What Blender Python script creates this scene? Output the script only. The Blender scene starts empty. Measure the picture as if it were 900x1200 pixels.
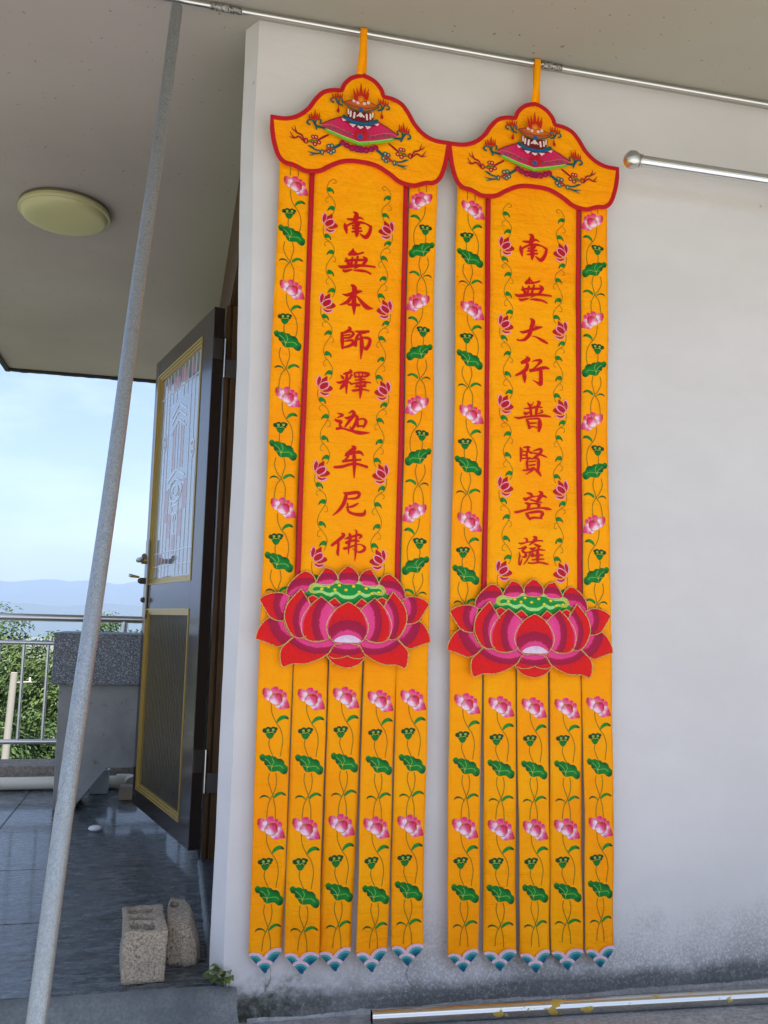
import bpy, bmesh, math, random
from mathutils import Vector, Matrix, noise
from mathutils.geometry import delaunay_2d_cdt
random.seed(7)
S = bpy.context.scene
COL = S.collection

# ------------------------------------------------------------------ camera
PXF = 1040.0                                   # focal length for a 900 x 1200 frame
PITCH, ROLL, YAW = math.radians(7.05), math.radians(1.4), math.radians(13.16)
FWD = Vector((math.sin(YAW)*math.cos(PITCH), math.cos(YAW)*math.cos(PITCH), math.sin(PITCH)))
R0 = Vector((math.cos(YAW), -math.sin(YAW), 0)); U0 = R0.cross(FWD)
RGT = math.cos(ROLL)*R0 + math.sin(ROLL)*U0
UPV = -math.sin(ROLL)*R0 + math.cos(ROLL)*U0
cam_d = bpy.data.cameras.new('camera'); cam = bpy.data.objects.new('camera', cam_d); COL.objects.link(cam)
cam_d.sensor_fit = 'VERTICAL'; cam_d.sensor_height = 24; cam_d.lens = 24*PXF/1200
cam_d.clip_start = 0.05; cam_d.clip_end = 9000
cam.matrix_world = Matrix((RGT, UPV, -FWD)).transposed().to_4x4()
S.camera = cam

# ------------------------------------------------------------------ light
SUN_EL, SUN_AZ = math.radians(67), math.radians(172)    # azimuth clockwise from +Y: high, behind the camera, through thin haze
W = bpy.data.worlds.new("World"); S.world = W; W.use_nodes = True
nt = W.node_tree; nt.nodes.clear()
def wn(t, **k):
    n = nt.nodes.new(t)
    for a, b in k.items(): setattr(n, a, b)
    return n
sky = wn('ShaderNodeTexSky', sky_type='NISHITA', sun_disc=False, sun_elevation=SUN_EL, sun_rotation=SUN_AZ,
         altitude=100, air_density=1.0, dust_density=2.2, ozone_density=1.0)
tc = wn('ShaderNodeTexCoord'); mp = wn('ShaderNodeMapping'); mp.inputs['Scale'].default_value = (1.4, 1.4, 4.2)
nz = wn('ShaderNodeTexNoise'); nz.inputs['Scale'].default_value = 2.6; nz.inputs['Detail'].default_value = 7
nz.inputs['Roughness'].default_value = 0.55
rp = wn('ShaderNodeValToRGB'); rp.color_ramp.elements[0].position = .50; rp.color_ramp.elements[1].position = .84
mul = wn('ShaderNodeMath', operation='MULTIPLY'); mul.inputs[1].default_value = .6
mx = wn('ShaderNodeMixRGB'); mx.inputs[2].default_value = (5.7, 6.4, 8.0, 1)
mh = wn('ShaderNodeMixRGB'); mh.inputs[0].default_value = .25; mh.inputs[2].default_value = (3.5, 4.5, 7.4, 1)
bg = wn('ShaderNodeBackground'); bg.inputs['Strength'].default_value = 0.066
wo = wn('ShaderNodeOutputWorld')
L = nt.links.new
L(tc.outputs['Generated'], mp.inputs[0]); L(mp.outputs[0], nz.inputs[0]); L(nz.outputs[0], rp.inputs[0])
L(rp.outputs[0], mul.inputs[0]); L(mul.outputs[0], mx.inputs[0]); L(sky.outputs[0], mh.inputs[1]); L(mh.outputs[0], mx.inputs[1])
L(mx.outputs[0], bg.inputs[0]); L(bg.outputs[0], wo.inputs[0])
sl = bpy.data.lights.new('sun', 'SUN'); sl.energy = 4.8; sl.angle = math.radians(5); sl.color = (1, .93, .84)
so = bpy.data.objects.new('sun', sl); COL.objects.link(so)
sdir = Vector((math.sin(SUN_AZ)*math.cos(SUN_EL), math.cos(SUN_AZ)*math.cos(SUN_EL), math.sin(SUN_EL)))
so.rotation_euler = (-sdir).to_track_quat('-Z', 'Y').to_euler()
V = S.view_settings; V.view_transform = 'Standard'; V.look = 'None'; V.gamma = 1; V.exposure = 1.80

# ------------------------------------------------------------------ small tools
def ray(x, y): return FWD*PXF + RGT*(x-450) + UPV*(600-y)
def on(x, y, ax, val):
    d = ray(x, y); return d*(val/d[ax])
def lin(c):
    c = c/255.0
    return c/12.92 if c <= .04045 else ((c+.055)/1.055)**2.4
def rgb(r, g, b): return (lin(r), lin(g), lin(b), 1.0)

def link(name, me, mats=None, parent=None, smooth=False):
    o = bpy.data.objects.new(name, me); COL.objects.link(o)
    if mats is not None:
        for m in (mats if isinstance(mats, (list, tuple)) else [mats]): me.materials.append(m)
    if parent is not None: o.parent = parent
    if smooth:
        for p in me.polygons: p.use_smooth = True
    return o
def thing(name, label, cat, loc=(0, 0, 0), group=None):
    o = bpy.data.objects.new(name, None); COL.objects.link(o); o.location = loc
    o.empty_display_size = .1
    return tag(o, label, cat, group)
def tag(o, label, cat, group=None):
    o['label'] = label; o['category'] = cat
    if group: o['group'] = group
    return o
def struct(o): o['kind'] = 'structure'; return o

class MB:
    """collects vertices and faces, in the coordinates of the object's parent"""
    def __init__(s, off=(0, 0, 0)): s.v = []; s.f = []; s.o = Vector(off); s.mi = []; s.cur = 0
    def add(s, vs, fs):
        b = len(s.v); s.v += [tuple(Vector(p)-s.o) for p in vs]
        s.f += [tuple(i+b for i in f) for f in fs]; s.mi += [s.cur]*len(fs)
    def hexa(s, p):                             # p: 4 bottom + 4 top, counter-clockwise from above
        s.add(p, [(3, 2, 1, 0), (4, 5, 6, 7), (0, 1, 5, 4), (1, 2, 6, 5), (2, 3, 7, 6), (3, 0, 4, 7)])
    def box(s, x0, y0, z0, x1, y1, z1):
        s.hexa([(x0, y0, z0), (x1, y0, z0), (x1, y1, z0), (x0, y1, z0), (x0, y0, z1), (x1, y0, z1), (x1, y1, z1), (x0, y1, z1)])
    def tube(s, pts, r, n=10, cap=True):
        pts = [Vector(p) for p in pts]; rs = r if isinstance(r, (list, tuple)) else [r]*len(pts)
        rings = []; prev = None
        for i, p in enumerate(pts):
            t = (pts[min(i+1, len(pts)-1)]-pts[max(i-1, 0)]).normalized()
            if prev is None:
                a = Vector((0, 0, 1)) if abs(t.z) < .9 else Vector((1, 0, 0)); u = t.cross(a).normalized()
            else: u = (prev - t*prev.dot(t)).normalized()
            prev = u; w = t.cross(u)
            rings.append([p+(u*math.cos(2*math.pi*k/n)+w*math.sin(2*math.pi*k/n))*rs[i] for k in range(n)])
        vs = [q for rg in rings for q in rg]; fs = []
        for i in range(len(pts)-1):
            for k in range(n):
                a, b = i*n+k, i*n+(k+1) % n; fs.append((a, b, b+n, a+n))
        if cap: fs.append(tuple(range(n))[::-1]); fs.append(tuple(range((len(pts)-1)*n, len(pts)*n)))
        s.add(vs, fs)
    def ball(s, c, r, nu=20, nv=12, sc=(1, 1, 1)):
        c = Vector(c); vs = []; fs = []
        for j in range(nv+1):
            a = math.pi*j/nv
            for i in range(nu):
                b = 2*math.pi*i/nu
                vs.append(c+Vector((math.sin(a)*math.cos(b)*sc[0], math.sin(a)*math.sin(b)*sc[1], math.cos(a)*sc[2]))*r)
        for j in range(nv):
            for i in range(nu): fs.append((j*nu+i, (j+1)*nu+i, (j+1)*nu+(i+1) % nu, j*nu+(i+1) % nu))
        s.add(vs, fs)
    def prism(s, poly, z0, z1, f=lambda x, y, z: (x, y, z)):
        n = len(poly); s.add([f(x, y, z0) for x, y in poly]+[f(x, y, z1) for x, y in poly],
                             [tuple(range(n))[::-1], tuple(range(n, 2*n))]+[(i, (i+1) % n, n+(i+1) % n, n+i) for i in range(n)])
    def mesh(s, name, fix=True):
        me = bpy.data.meshes.new(name); me.from_pydata(s.v, [], s.f)
        for p, m in zip(me.polygons, s.mi): p.material_index = m
        if fix:
            bm = bmesh.new(); bm.from_mesh(me); bmesh.ops.recalc_face_normals(bm, faces=bm.faces); bm.to_mesh(me); bm.free()
        return me
    def build(s, name, mats, parent=None, smooth=False, bevel=0, seg=2):
        o = link(name, s.mesh(name), mats, parent)
        if bevel:
            bm = bmesh.new(); bm.from_mesh(o.data)
            bmesh.ops.bevel(bm, geom=[e for e in bm.edges if e.calc_face_angle(0) > .6], offset=bevel, segments=seg, affect='EDGES', profile=.6)
            bm.to_mesh(o.data); bm.free()
        if smooth:
            for p in o.data.polygons: p.use_smooth = True
            bm = bmesh.new(); bm.from_mesh(o.data)
            for e in bm.edges: e.smooth = e.calc_face_angle(0) < .7
            bm.to_mesh(o.data); bm.free()
        return o

# ------------------------------------------------------------------ materials
def mat(name, col=(.5, .5, .5, 1), rough=.6, metal=0, spec=.5, **kw):
    m = bpy.data.materials.new(name); m.use_nodes = True
    b = m.node_tree.nodes['Principled BSDF']
    b.inputs['Base Color'].default_value = col if len(col) == 4 else (*col, 1)
    b.inputs['Roughness'].default_value = rough; b.inputs['Metallic'].default_value = metal
    b.inputs['Specular IOR Level'].default_value = spec
    for k, v in kw.items(): b.inputs[k.replace('_', ' ')].default_value = v
    return m
class NT:
    def __init__(s, m): s.m = m; s.t = m.node_tree; s.b = s.t.nodes['Principled BSDF']
    def n(s, t, **k):
        x = s.t.nodes.new(t)
        for a, v in k.items(): setattr(x, a, v)
        return x
    def co(s, scale=(1, 1, 1), rot=(0, 0, 0)):
        g = s.n('ShaderNodeNewGeometry'); q = s.n('ShaderNodeMapping')
        q.inputs['Scale'].default_value = scale; q.inputs['Rotation'].default_value = rot
        s.l(g.outputs['Position'], q.inputs[0]); return q.outputs[0]
    def l(s, a, b): s.t.links.new(a, b)
    def noise(s, vec, sc, det=4, rough=.55, dist=0):
        x = s.n('ShaderNodeTexNoise'); x.inputs['Scale'].default_value = sc; x.inputs['Detail'].default_value = det
        x.inputs['Roughness'].default_value = rough; x.inputs['Distortion'].default_value = dist
        s.l(vec, x.inputs['Vector']); return x.outputs[0]
    def ramp(s, v, stops):
        r = s.n('ShaderNodeValToRGB'); e = r.color_ramp.elements
        while len(e) < len(stops): e.new(.5)
        for q, (p, c) in zip(e, stops):
            q.position = p; q.color = c if isinstance(c, tuple) else (c, c, c, 1)
        s.l(v, r.inputs[0]); return r.outputs[0]
    def mix(s, f, a, b, mode='MIX'):
        x = s.n('ShaderNodeMixRGB', blend_type=mode)
        for i, v in ((0, f), (1, a), (2, b)):
            if hasattr(v, 'is_output'): s.l(v, x.inputs[i])
            else: x.inputs[i].default_value = v if (i == 0 or isinstance(v, tuple)) else (v, v, v, 1)
        return x.outputs[0]
    def math(s, op, a, b=0):
        x = s.n('ShaderNodeMath', operation=op)
        for i, v in ((0, a), (1, b)):
            if hasattr(v, 'is_output'): s.l(v, x.inputs[i])
            else: x.inputs[i].default_value = v
        return x.outputs[0]
    def bump(s, h, strength, dist=.01, prev=None):
        x = s.n('ShaderNodeBump'); x.inputs['Strength'].default_value = strength; x.inputs['Distance'].default_value = dist
        s.l(h, x.inputs['Height'])
        if prev is not None: s.l(prev, x.inputs['Normal'])
        s.l(x.outputs[0], s.b.inputs['Normal']); return x.outputs[0]
    def base(s, c): s.l(c, s.b.inputs['Base Color'])
    def rough(s, c): s.l(c, s.b.inputs['Roughness'])
    def sep(s, vec):
        x = s.n('ShaderNodeSeparateXYZ'); s.l(vec, x.inputs[0]); return x.outputs
M = {}
# white painted plaster wall, weathered towards its foot
m = mat('wall_plaster', rough=.82, spec=.25); k = NT(m); p = k.co(); x, y, z = k.sep(p)
n1 = k.noise(p, 1.6, 5); n2 = k.noise(p, 38, 6, .7); n3 = k.noise(k.co(), 130, 5, .8); n4 = k.noise(p, 5, 4, .6)
base = k.mix(k.ramp(n1, [(.35, 0.), (.7, 1.)]), (.635, .61, .59, 1), (.69, .665, .645, 1))
n5 = k.noise(p, 16, 3, .5)
base = k.mix(k.ramp(k.math('ADD', n5, k.math('MULTIPLY', n2, .35)), [(.935, 0.), (.95, .6)]), base, (.30, .29, .27, 1))
h = k.math('ADD', z, k.math('MULTIPLY', k.math('SUBTRACT', n4, .5), .35))
grow = k.n('ShaderNodeMapRange'); grow.inputs[1].default_value = -.78; grow.inputs[2].default_value = -1.0; k.l(h, grow.inputs[0])
side = k.n('ShaderNodeMapRange'); side.inputs[1].default_value = .42; side.inputs[2].default_value = .75; side.inputs[3].default_value = .04; side.inputs[4].default_value = 1.0
k.l(k.math('ADD', x, k.math('MULTIPLY', n4, .2)), side.inputs[0])
spk = k.math('MULTIPLY', k.math('MULTIPLY', grow.outputs[0], side.outputs[0]), k.ramp(k.math('ADD', n3, k.math('MULTIPLY', grow.outputs[0], .12)), [(.47, 0.), (.60, 1.)]))
base = k.mix(k.math('MULTIPLY', spk, .85), base, (.22, .22, .215, 1))
whit = k.math('MULTIPLY', grow.outputs[0], k.ramp(n2, [(.55, 0.), (.62, .55)]))
base = k.mix(whit, base, (.62, .63, .62, 1))
band = k.n('ShaderNodeMapRange'); band.inputs[1].default_value = -.955; band.inputs[2].default_value = -.985
k.l(k.math('ADD', z, k.math('MULTIPLY', k.math('SUBTRACT', n4, .5), .05)), band.inputs[0])
bandm = k.math('MULTIPLY', band.outputs[0], k.ramp(n3, [(.3, .5), (.55, .9)]))
base = k.mix(bandm, base, (.085, .09, .085, 1))
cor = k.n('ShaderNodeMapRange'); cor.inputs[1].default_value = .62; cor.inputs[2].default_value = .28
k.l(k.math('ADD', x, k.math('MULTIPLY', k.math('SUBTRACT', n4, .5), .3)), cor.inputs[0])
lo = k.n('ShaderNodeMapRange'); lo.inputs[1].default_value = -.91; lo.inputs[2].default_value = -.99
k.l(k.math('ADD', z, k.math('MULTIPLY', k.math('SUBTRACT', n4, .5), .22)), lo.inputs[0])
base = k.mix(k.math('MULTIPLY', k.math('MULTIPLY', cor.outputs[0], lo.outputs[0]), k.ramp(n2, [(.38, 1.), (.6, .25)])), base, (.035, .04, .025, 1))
vc = k.n('ShaderNodeTexVoronoi', feature='DISTANCE_TO_EDGE'); vc.inputs['Scale'].default_value = 3.1
wv = k.n('ShaderNodeVectorMath', operation='ADD'); nvv = k.n('ShaderNodeTexNoise'); nvv.inputs['Scale'].default_value = 9; nvv.inputs['Detail'].default_value = 6; k.l(p, nvv.inputs['Vector'])
sc_ = k.n('ShaderNodeVectorMath', operation='SCALE'); sc_.inputs['Scale'].default_value = .16; k.l(nvv.outputs['Color'], sc_.inputs[0]); k.l(p, wv.inputs[0]); k.l(sc_.outputs[0], wv.inputs[1]); k.l(wv.outputs[0], vc.inputs['Vector'])
ckm = k.n('ShaderNodeMapRange'); ckm.inputs[1].default_value = -.82; ckm.inputs[2].default_value = -.93; k.l(z, ckm.inputs[0])
ckx = k.n('ShaderNodeMapRange'); ckx.inputs[1].default_value = .95; ckx.inputs[2].default_value = .6; k.l(x, ckx.inputs[0])
ck = k.math('MULTIPLY', k.math('MULTIPLY', k.ramp(vc.outputs['Distance'], [(.003, .7), (.007, 0.)]), ckm.outputs[0]), ckx.outputs[0])
tro = k.noise(k.co((1, 1, 2.2)), 3.4, 5, .62, .6)
base = k.mix(k.ramp(tro, [(.42, .10), (.60, 0.)]), base, (.50, .47, .44, 1)); base = k.mix(ck, base, (.10, .095, .08, 1))
k.base(base); b1 = k.bump(n1, .25, .03); b2 = k.bump(n3, .22, .0012, b1); b4 = k.bump(k.noise(p, 7, 3), .35, .008, b2); k.bump(tro, .35, .006, b4)
M['wall'] = m
# eave ceiling
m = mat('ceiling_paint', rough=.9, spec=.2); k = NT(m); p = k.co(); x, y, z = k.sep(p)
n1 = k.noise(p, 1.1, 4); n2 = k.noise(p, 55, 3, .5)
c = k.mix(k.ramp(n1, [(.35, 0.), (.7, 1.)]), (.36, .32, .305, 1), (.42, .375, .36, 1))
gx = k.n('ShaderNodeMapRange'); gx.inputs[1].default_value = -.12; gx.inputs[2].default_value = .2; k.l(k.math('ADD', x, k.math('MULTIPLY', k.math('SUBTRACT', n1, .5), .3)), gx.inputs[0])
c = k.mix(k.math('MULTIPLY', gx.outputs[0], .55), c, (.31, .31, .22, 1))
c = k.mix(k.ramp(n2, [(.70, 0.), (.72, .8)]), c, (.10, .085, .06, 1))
k.base(c); k.bump(k.noise(p, 4, 4), .3, .01); M['ceiling'] = m
M['rim'] = mat('dark_drip_edge', (.03, .027, .022), .9)
# concrete ground
m = mat('concrete_ground', rough=.85, spec=.3); k = NT(m); p = k.co()
n1 = k.noise(p, 3, 6, .6); n2 = k.noise(p, 90, 5, .7); n3 = k.noise(k.co((1, 1.6, 1)), 14, 5, .6, .4)
c = k.mix(k.ramp(n1, [(.3, 0.), (.7, 1.)]), (.28, .28, .275, 1), (.46, .455, .445, 1))
c = k.mix(k.ramp(n2, [(.35, .55), (.62, 0.)]), c, (.10, .10, .095, 1))
c = k.mix(k.ramp(n3, [(.55, 0.), (.68, .45)]), c, (.55, .56, .55, 1))
k.base(c); k.bump(n2, .6, .004); M['ground'] = m
m = mat('cement_kerb', rough=.8, spec=.35); k = NT(m); p = k.co(); n1 = k.noise(p, 9, 5, .6); n2 = k.noise(p, 120, 4, .7)
c = k.mix(k.ramp(n1, [(.3, 0.), (.7, 1.)]), (.12, .135, .135, 1), (.24, .255, .245, 1)); c = k.mix(k.ramp(n2, [(.4, .4), (.6, 0.)]), c, (.07, .075, .07, 1))
k.base(c); k.bump(n2, .5, .003); M['kerb'] = m
# slate tile, wet sheen
def slate(name, a, b, rlo, rhi):
    m = mat(name, rough=.3, spec=.5, Coat_Weight=.34, Coat_Roughness=.08); k = NT(m); p = k.co((1, 2.9, 1)); n1 = k.noise(p, 19, 8, .66, .8); n2 = k.noise(k.co((1, 3, 1)), 60, 6, .7, .3); n3 = k.noise(k.co(), 2.2, 3)
    c = k.mix(k.ramp(n1, [(.40, 0.), (.62, 1.)]), a, b); c = k.mix(k.ramp(n2, [(.58, 0.), (.70, .4)]), c, (.30, .34, .36, 1))
    k.base(c); k.rough(k.math('ADD', k.ramp(n1, [(.3, rlo), (.7, rhi)]), k.math('MULTIPLY', k.math('SUBTRACT', n3, .5), .12)))
    b1 = k.bump(n1, .75, .010); k.bump(n2, .45, .003, b1); return m
M['tile'] = slate('slate_tile', (.018, .027, .030, 1), (.15, .175, .182, 1), .16, .36)
M['grout'] = mat('tile_grout', (.27, .29, .28), .7)
# terrazzo slab
m = mat('granite_terrazzo', rough=.55); k = NT(m); p = k.co(); v = k.n('ShaderNodeTexVoronoi'); v.inputs['Scale'].default_value = 300; k.l(p, v.inputs['Vector'])
s = k.sep(v.outputs['Color'])[0]
k.base(k.ramp(s, [(.0, (.06, .064, .072, 1)), (.55, (.11, .117, .13, 1)), (.78, (.20, .21, .22, 1)), (1., (.5, .51, .52, 1))])); k.bump(k.noise(p, 180, 3), .3, .002); M['terrazzo'] = m
m = mat('black_granite', rough=.4); k = NT(m); p = k.co(); v = k.n('ShaderNodeTexVoronoi'); v.inputs['Scale'].default_value = 260; k.l(p, v.inputs['Vector'])
k.base(k.ramp(k.sep(v.outputs['Color'])[0], [(.0, (.02, .022, .025, 1)), (.7, (.05, .055, .06, 1)), (1., (.2, .21, .22, 1))])); M['granite'] = m
# cement render on the sink stand
m = mat('cement_render', rough=.85); k = NT(m); p = k.co(); n1 = k.noise(p, 3.5, 6, .6); n2 = k.noise(p, 22, 5, .65)
c = k.mix(k.ramp(n1, [(.3, 0.), (.7, 1.)]), (.19, .185, .17, 1), (.34, .33, .305, 1)); c = k.mix(k.ramp(n2, [(.62, 0.), (.7, .5)]), c, (.06, .06, .055, 1)); k.base(c); k.bump(n2, .4, .004); M['cement'] = m
# galvanised steel pole
m = mat('galvanised_steel', rough=.45, metal=.75); k = NT(m); p = k.co((1, 1, .55))
v = k.n('ShaderNodeTexVoronoi'); v.inputs['Scale'].default_value = 600; k.l(p, v.inputs['Vector']); n1 = k.noise(k.co(), 6, 5, .6); n2 = k.noise(p, 60, 4, .7)
c = k.mix(k.sep(v.outputs['Color'])[0], (.27, .285, .28, 1), (.39, .41, .40, 1)); c = k.mix(k.ramp(n2, [(.60, 0.), (.70, .45)]), c, (.16, .16, .16, 1))
c = k.mix(k.ramp(k.noise(k.co((1, 1, .12)), 45, 5, .7), [(.655, 0.), (.70, .7)]), c, (.09, .07, .055, 1))
k.base(c); k.rough(k.ramp(n1, [(.3, .38), (.7, .58)])); k.bump(n2, .15, .0015); M['galv'] = m
M['steel'] = mat('stainless_steel', (.70, .70, .69), .17, 1)
M['steel2'] = mat('brushed_stainless', (.60, .60, .58), .28, 1)
m = mat('stainless_with_film', (.62, .61, .58), .14, 1); k = NT(m); n1 = k.noise(k.co((1, 1.3, 1.3)), 17, 4, .6); n2 = k.noise(k.co(), 3.1, 2)
f = k.ramp(k.math('ADD', n1, k.math('MULTIPLY', n2, .55)), [(.905, 0.), (.915, 1.)])
k.base(k.mix(f, (.62, .61, .57, 1), (.50, .33, .045, 1))); k.l(k.math('SUBTRACT', 1, f), k.b.inputs['Metallic']); k.rough(k.mix(f, .13, .65)); M['film'] = m
m = mat('peeling_film_sleeve', (.3, .3, .28), .45, .6); k = NT(m); n1 = k.noise(k.co(), 160, 4, .7); k.base(k.ramp(n1, [(.42, (.04, .035, .03, 1)), (.58, (.45, .43, .4, 1))])); M['sleeve'] = m
m = mat('door_paint', (.032, .022, .018), .16, 0, .5, Coat_Weight=.10, Coat_Roughness=.05); M['door'] = m
m = mat('frame_paint', (.05, .028, .014), .42, 0, .2); k = NT(m); n1 = k.noise(k.co((1, 1, .12)), 60, 3); k.base(k.mix(n1, (.030, .014, .006, 1), (.13, .068, .022, 1))); M['frame'] = m
M['gold'] = mat('gold_moulding', (.50, .35, .10), .33, .6)
M['brass'] = mat('brass', (.62, .42, .10), .3, .9)
M['hinge'] = mat('hinge_metal', (.075, .062, .052), .5, .4)
M['pin'] = mat('hinge_pin', (.55, .53, .5), .25, 1)
M['pewter'] = mat('pewter_handle', (.34, .32, .27), .33, .9)
m = mat('leaded_glass', (.20, .23, .26), .10, 0, .9, Transmission_Weight=.15, Coat_Weight=.8, Coat_Roughness=.04); k = NT(m); k.bump(k.noise(k.co((1, 1, .4)), 26, 3), .08, .003); M['glass'] = m
m = mat('ribbed_glass', (.022, .021, .017), .14, 0, .5); k = NT(m); w = k.n('ShaderNodeTexWave', bands_direction='Y'); w.inputs['Scale'].default_value = 13; k.l(k.co(), w.inputs['Vector']); k.bump(w.outputs['Fac'], .9, .010); M['ribbed'] = m
M['came'] = mat('lead_came', (.68, .70, .72), .3, .3)
M['pinkglass'] = mat('pink_glass', (.42, .20, .22), .15, 0, .8)
M['pvc'] = mat('cream_pvc', (.74, .67, .53), .35)
M['pvcw'] = mat('white_plastic', (.72, .73, .72), .35)
M['wood'] = mat('pale_wood', (.42, .31, .20), .7)
m = mat('gravel_stone', rough=.9); k = NT(m); n1 = k.noise(k.co(), 45, 5, .7); k.base(k.ramp(n1, [(.35, (.16, .13, .10, 1)), (.65, (.38, .33, .27, 1))])); k.bump(n1, .8, .01); M['curb'] = m
m = mat('cinder_block', rough=.95, spec=.15); k = NT(m); p = k.co(); v = k.n('ShaderNodeTexVoronoi'); v.inputs['Scale'].default_value = 230; k.l(p, v.inputs['Vector'])
n1 = k.noise(p, 12, 4, .6); n2 = k.noise(p, 170, 4, .75); s_ = k.sep(v.outputs['Color'])[0]
c = k.mix(s_, (.40, .31, .215, 1), (.60, .50, .375, 1)); c = k.mix(k.ramp(n2, [(.36, .85), (.5, 0.)]), c, (.10, .07, .05, 1)); c = k.mix(k.ramp(n2, [(.62, 0.), (.7, .8)]), c, (.68, .61, .51, 1))
c = k.mix(k.ramp(n1, [(.4, 0.), (.7, .35)]), c, (.28, .25, .20, 1)); k.base(c); b1 = k.bump(v.outputs['Distance'], .6, .004); k.bump(n2, .8, .004, b1); M['cinder'] = m
M['lamp'] = mat('yellowed_diffuser', (.49, .46, .25), .38)
M['lampbase'] = mat('lamp_base', (.10, .10, .07), .5)
# satin cloth
def satin(name, a, b):
    m = mat(name, rough=.55, spec=.10, Sheen_Weight=.02, Sheen_Roughness=.4); m.node_tree.nodes['Principled BSDF'].inputs['Sheen Tint'].default_value = (1, .7, .25, 1)
    k = NT(m); p = k.co((1, 1, .75)); n1 = k.noise(p, 5.5, 4, .55, .3); n2 = k.noise(k.co((.45, 1, 2.4)), 9, 5, .62, .8); n3 = k.noise(k.co((1, 1, .06)), 900, 2)
    k.base(k.mix(k.ramp(n1, [(.38, 0.), (.66, 1.)]), a, b))
    w = k.n('ShaderNodeTexWave', bands_direction='Z'); w.inputs['Scale'].default_value = 420; w.inputs['Distortion'].default_value = .6; k.l(k.co(), w.inputs['Vector'])
    b1 = k.bump(n1, .9, .03); b2 = k.bump(n2, .55, .012, b1); b3 = k.bump(w.outputs['Fac'], .06, .0006, b2); k.bump(n3, .12, .0006, b3); return m
M['cloth'] = satin('orange_satin', (1.0, .32, .0005, 1), (1.0, .39, .0005, 1))
M['red'] = mat('red_binding', (.50, .004, .012), .55, 0, .3); k = NT(M['red']); w = k.n('ShaderNodeTexWave', bands_direction='DIAGONAL'); w.inputs['Scale'].default_value = 260; k.l(k.co(), w.inputs['Vector']); k.bump(w.outputs['Fac'], .25, .001)
# embroidery, thread colour stored on the mesh
m = mat('embroidery_thread', rough=.5, spec=.22, Sheen_Weight=.03); k = NT(m); a = k.n('ShaderNodeVertexColor', layer_name='Col')
nn = k.noise(k.co((1, 1, .25), (0, .6, 0)), 620, 3, .6)
k.base(k.mix(k.ramp(nn, [(.30, .55), (.55, 0.)]), a.outputs['Color'], k.mix(1., a.outputs['Color'], (.45, .40, .45, 1), 'MULTIPLY')))
k.bump(nn, .6, .0015); M['thread'] = m
# lotus petals: thread bands by the distance stored in the uv
def petal_mat(name, whitish=False):
    m = mat(name, rough=.5, spec=.22, Sheen_Weight=.03); k = NT(m); u = k.n('ShaderNodeUVMap', uv_map='band'); t = k.sep(u.outputs[0])[0]
    nn = k.noise(k.co((1, 1, .45), (0, .5, 0)), 420, 3, .6); n0 = k.noise(k.co(), 160, 2)
    tt = k.math('ADD', k.math('MULTIPLY', t, .25), k.math('ADD', .5, k.math('ADD', k.math('MULTIPLY', k.math('SUBTRACT', nn, .5), .12), k.math('MULTIPLY', k.math('SUBTRACT', n0, .5), .08))))
    c = k.ramp(tt, [(.0, (.82, .12, .30, 1)), (.30, (.80, .055, .24, 1)), (.485, (.77, .045, .21, 1)), (.515, (.40, .003, .052, 1)), (.735, (.34, .002, .035, 1)), (.765, (.66, .002, .008, 1)), (1., (.74, .003, .003, 1))])
    k.base(k.mix(k.ramp(nn, [(.30, .45), (.5, 0.)]), c, k.mix(1., c, (.5, .4, .45, 1), 'MULTIPLY'))); k.bump(nn, .6, .0015); return m
M['petal'] = petal_mat('petal_thread')
m = mat('gold_cord', (.78, .44, .09), .4, .35); k = NT(m); nn = k.noise(k.co(), 480, 2); k.base(k.ramp(nn, [(.35, (.30, .13, .02, 1)), (.6, (.95, .62, .22, 1))])); k.bump(nn, .8, .002); M['cord'] = m
# nature
def leafmat(name, a, b):
    m = mat(name, rough=.55, spec=.3); k = NT(m); n1 = k.noise(k.co(), .9, 3); n2 = k.noise(k.co(), 7, 3)
    k.base(k.mix(n2, k.mix(k.ramp(n1, [(.35, 0.), (.65, 1.)]), a, b), k.mix(.5, a, b))); k.b.inputs['Transmission Weight'].default_value = 0; return m
M['leaf'] = leafmat('tree_leaves', (.014, .036, .008, 1), (.042, .080, .016, 1))
M['leaf2'] = leafmat('tree_leaves_light', (.022, .050, .010, 1), (.060, .098, .018, 1))
M['bark'] = mat('bark', (.11, .085, .06), .9)
M['hill'] = mat('hill_forest', (.03, .05, .045), .95); M['terrain'] = mat('valley_ground', (.10, .11, .07), .95)
M['weed'] = mat('weed_leaf', (.16, .21, .03), .55)
M['pole_c'] = mat('concrete_pole', (.27, .26, .23), .85)
M['stain'] = mat('white_stone', (.72, .72, .70), .6)
m = mat('roof_plaster', (.6, .59, .57), .9); M['upper'] = m

# ================================================================== the setting
GZ, TZ, CZ, WY = -1.03, -.93, 1.745, 2.44
b = MB(); b.box(-3.2, -6, GZ-.2, 12, WY+.1, GZ); struct(b.build('concrete_yard', M['ground']))
b = MB(); b.box(-3.2, 2.40, TZ-.3, .16, 5.5, TZ-.012); b.box(.16, 2.63, TZ-.3, 1.3, 5.5, TZ-.012); floor = struct(b.build('terrace_floor', M['grout']))
xs = [-3.2, -3.08, -1.88, -.68, .15]; ys = [2.425, 2.98, 3.58, 4.18, 4.78, 5.2]
for i in range(len(xs)-1):
    for j in range(len(ys)-1):
        b = MB(); g = .0018
        b.box(xs[i]+g, ys[j]+g, TZ-.012, xs[i+1]-g, ys[j+1]-g, TZ+random.uniform(-.0006, .0006))
        b.build('floor_tile', M['tile'], floor, bevel=.0012, seg=1)
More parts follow.
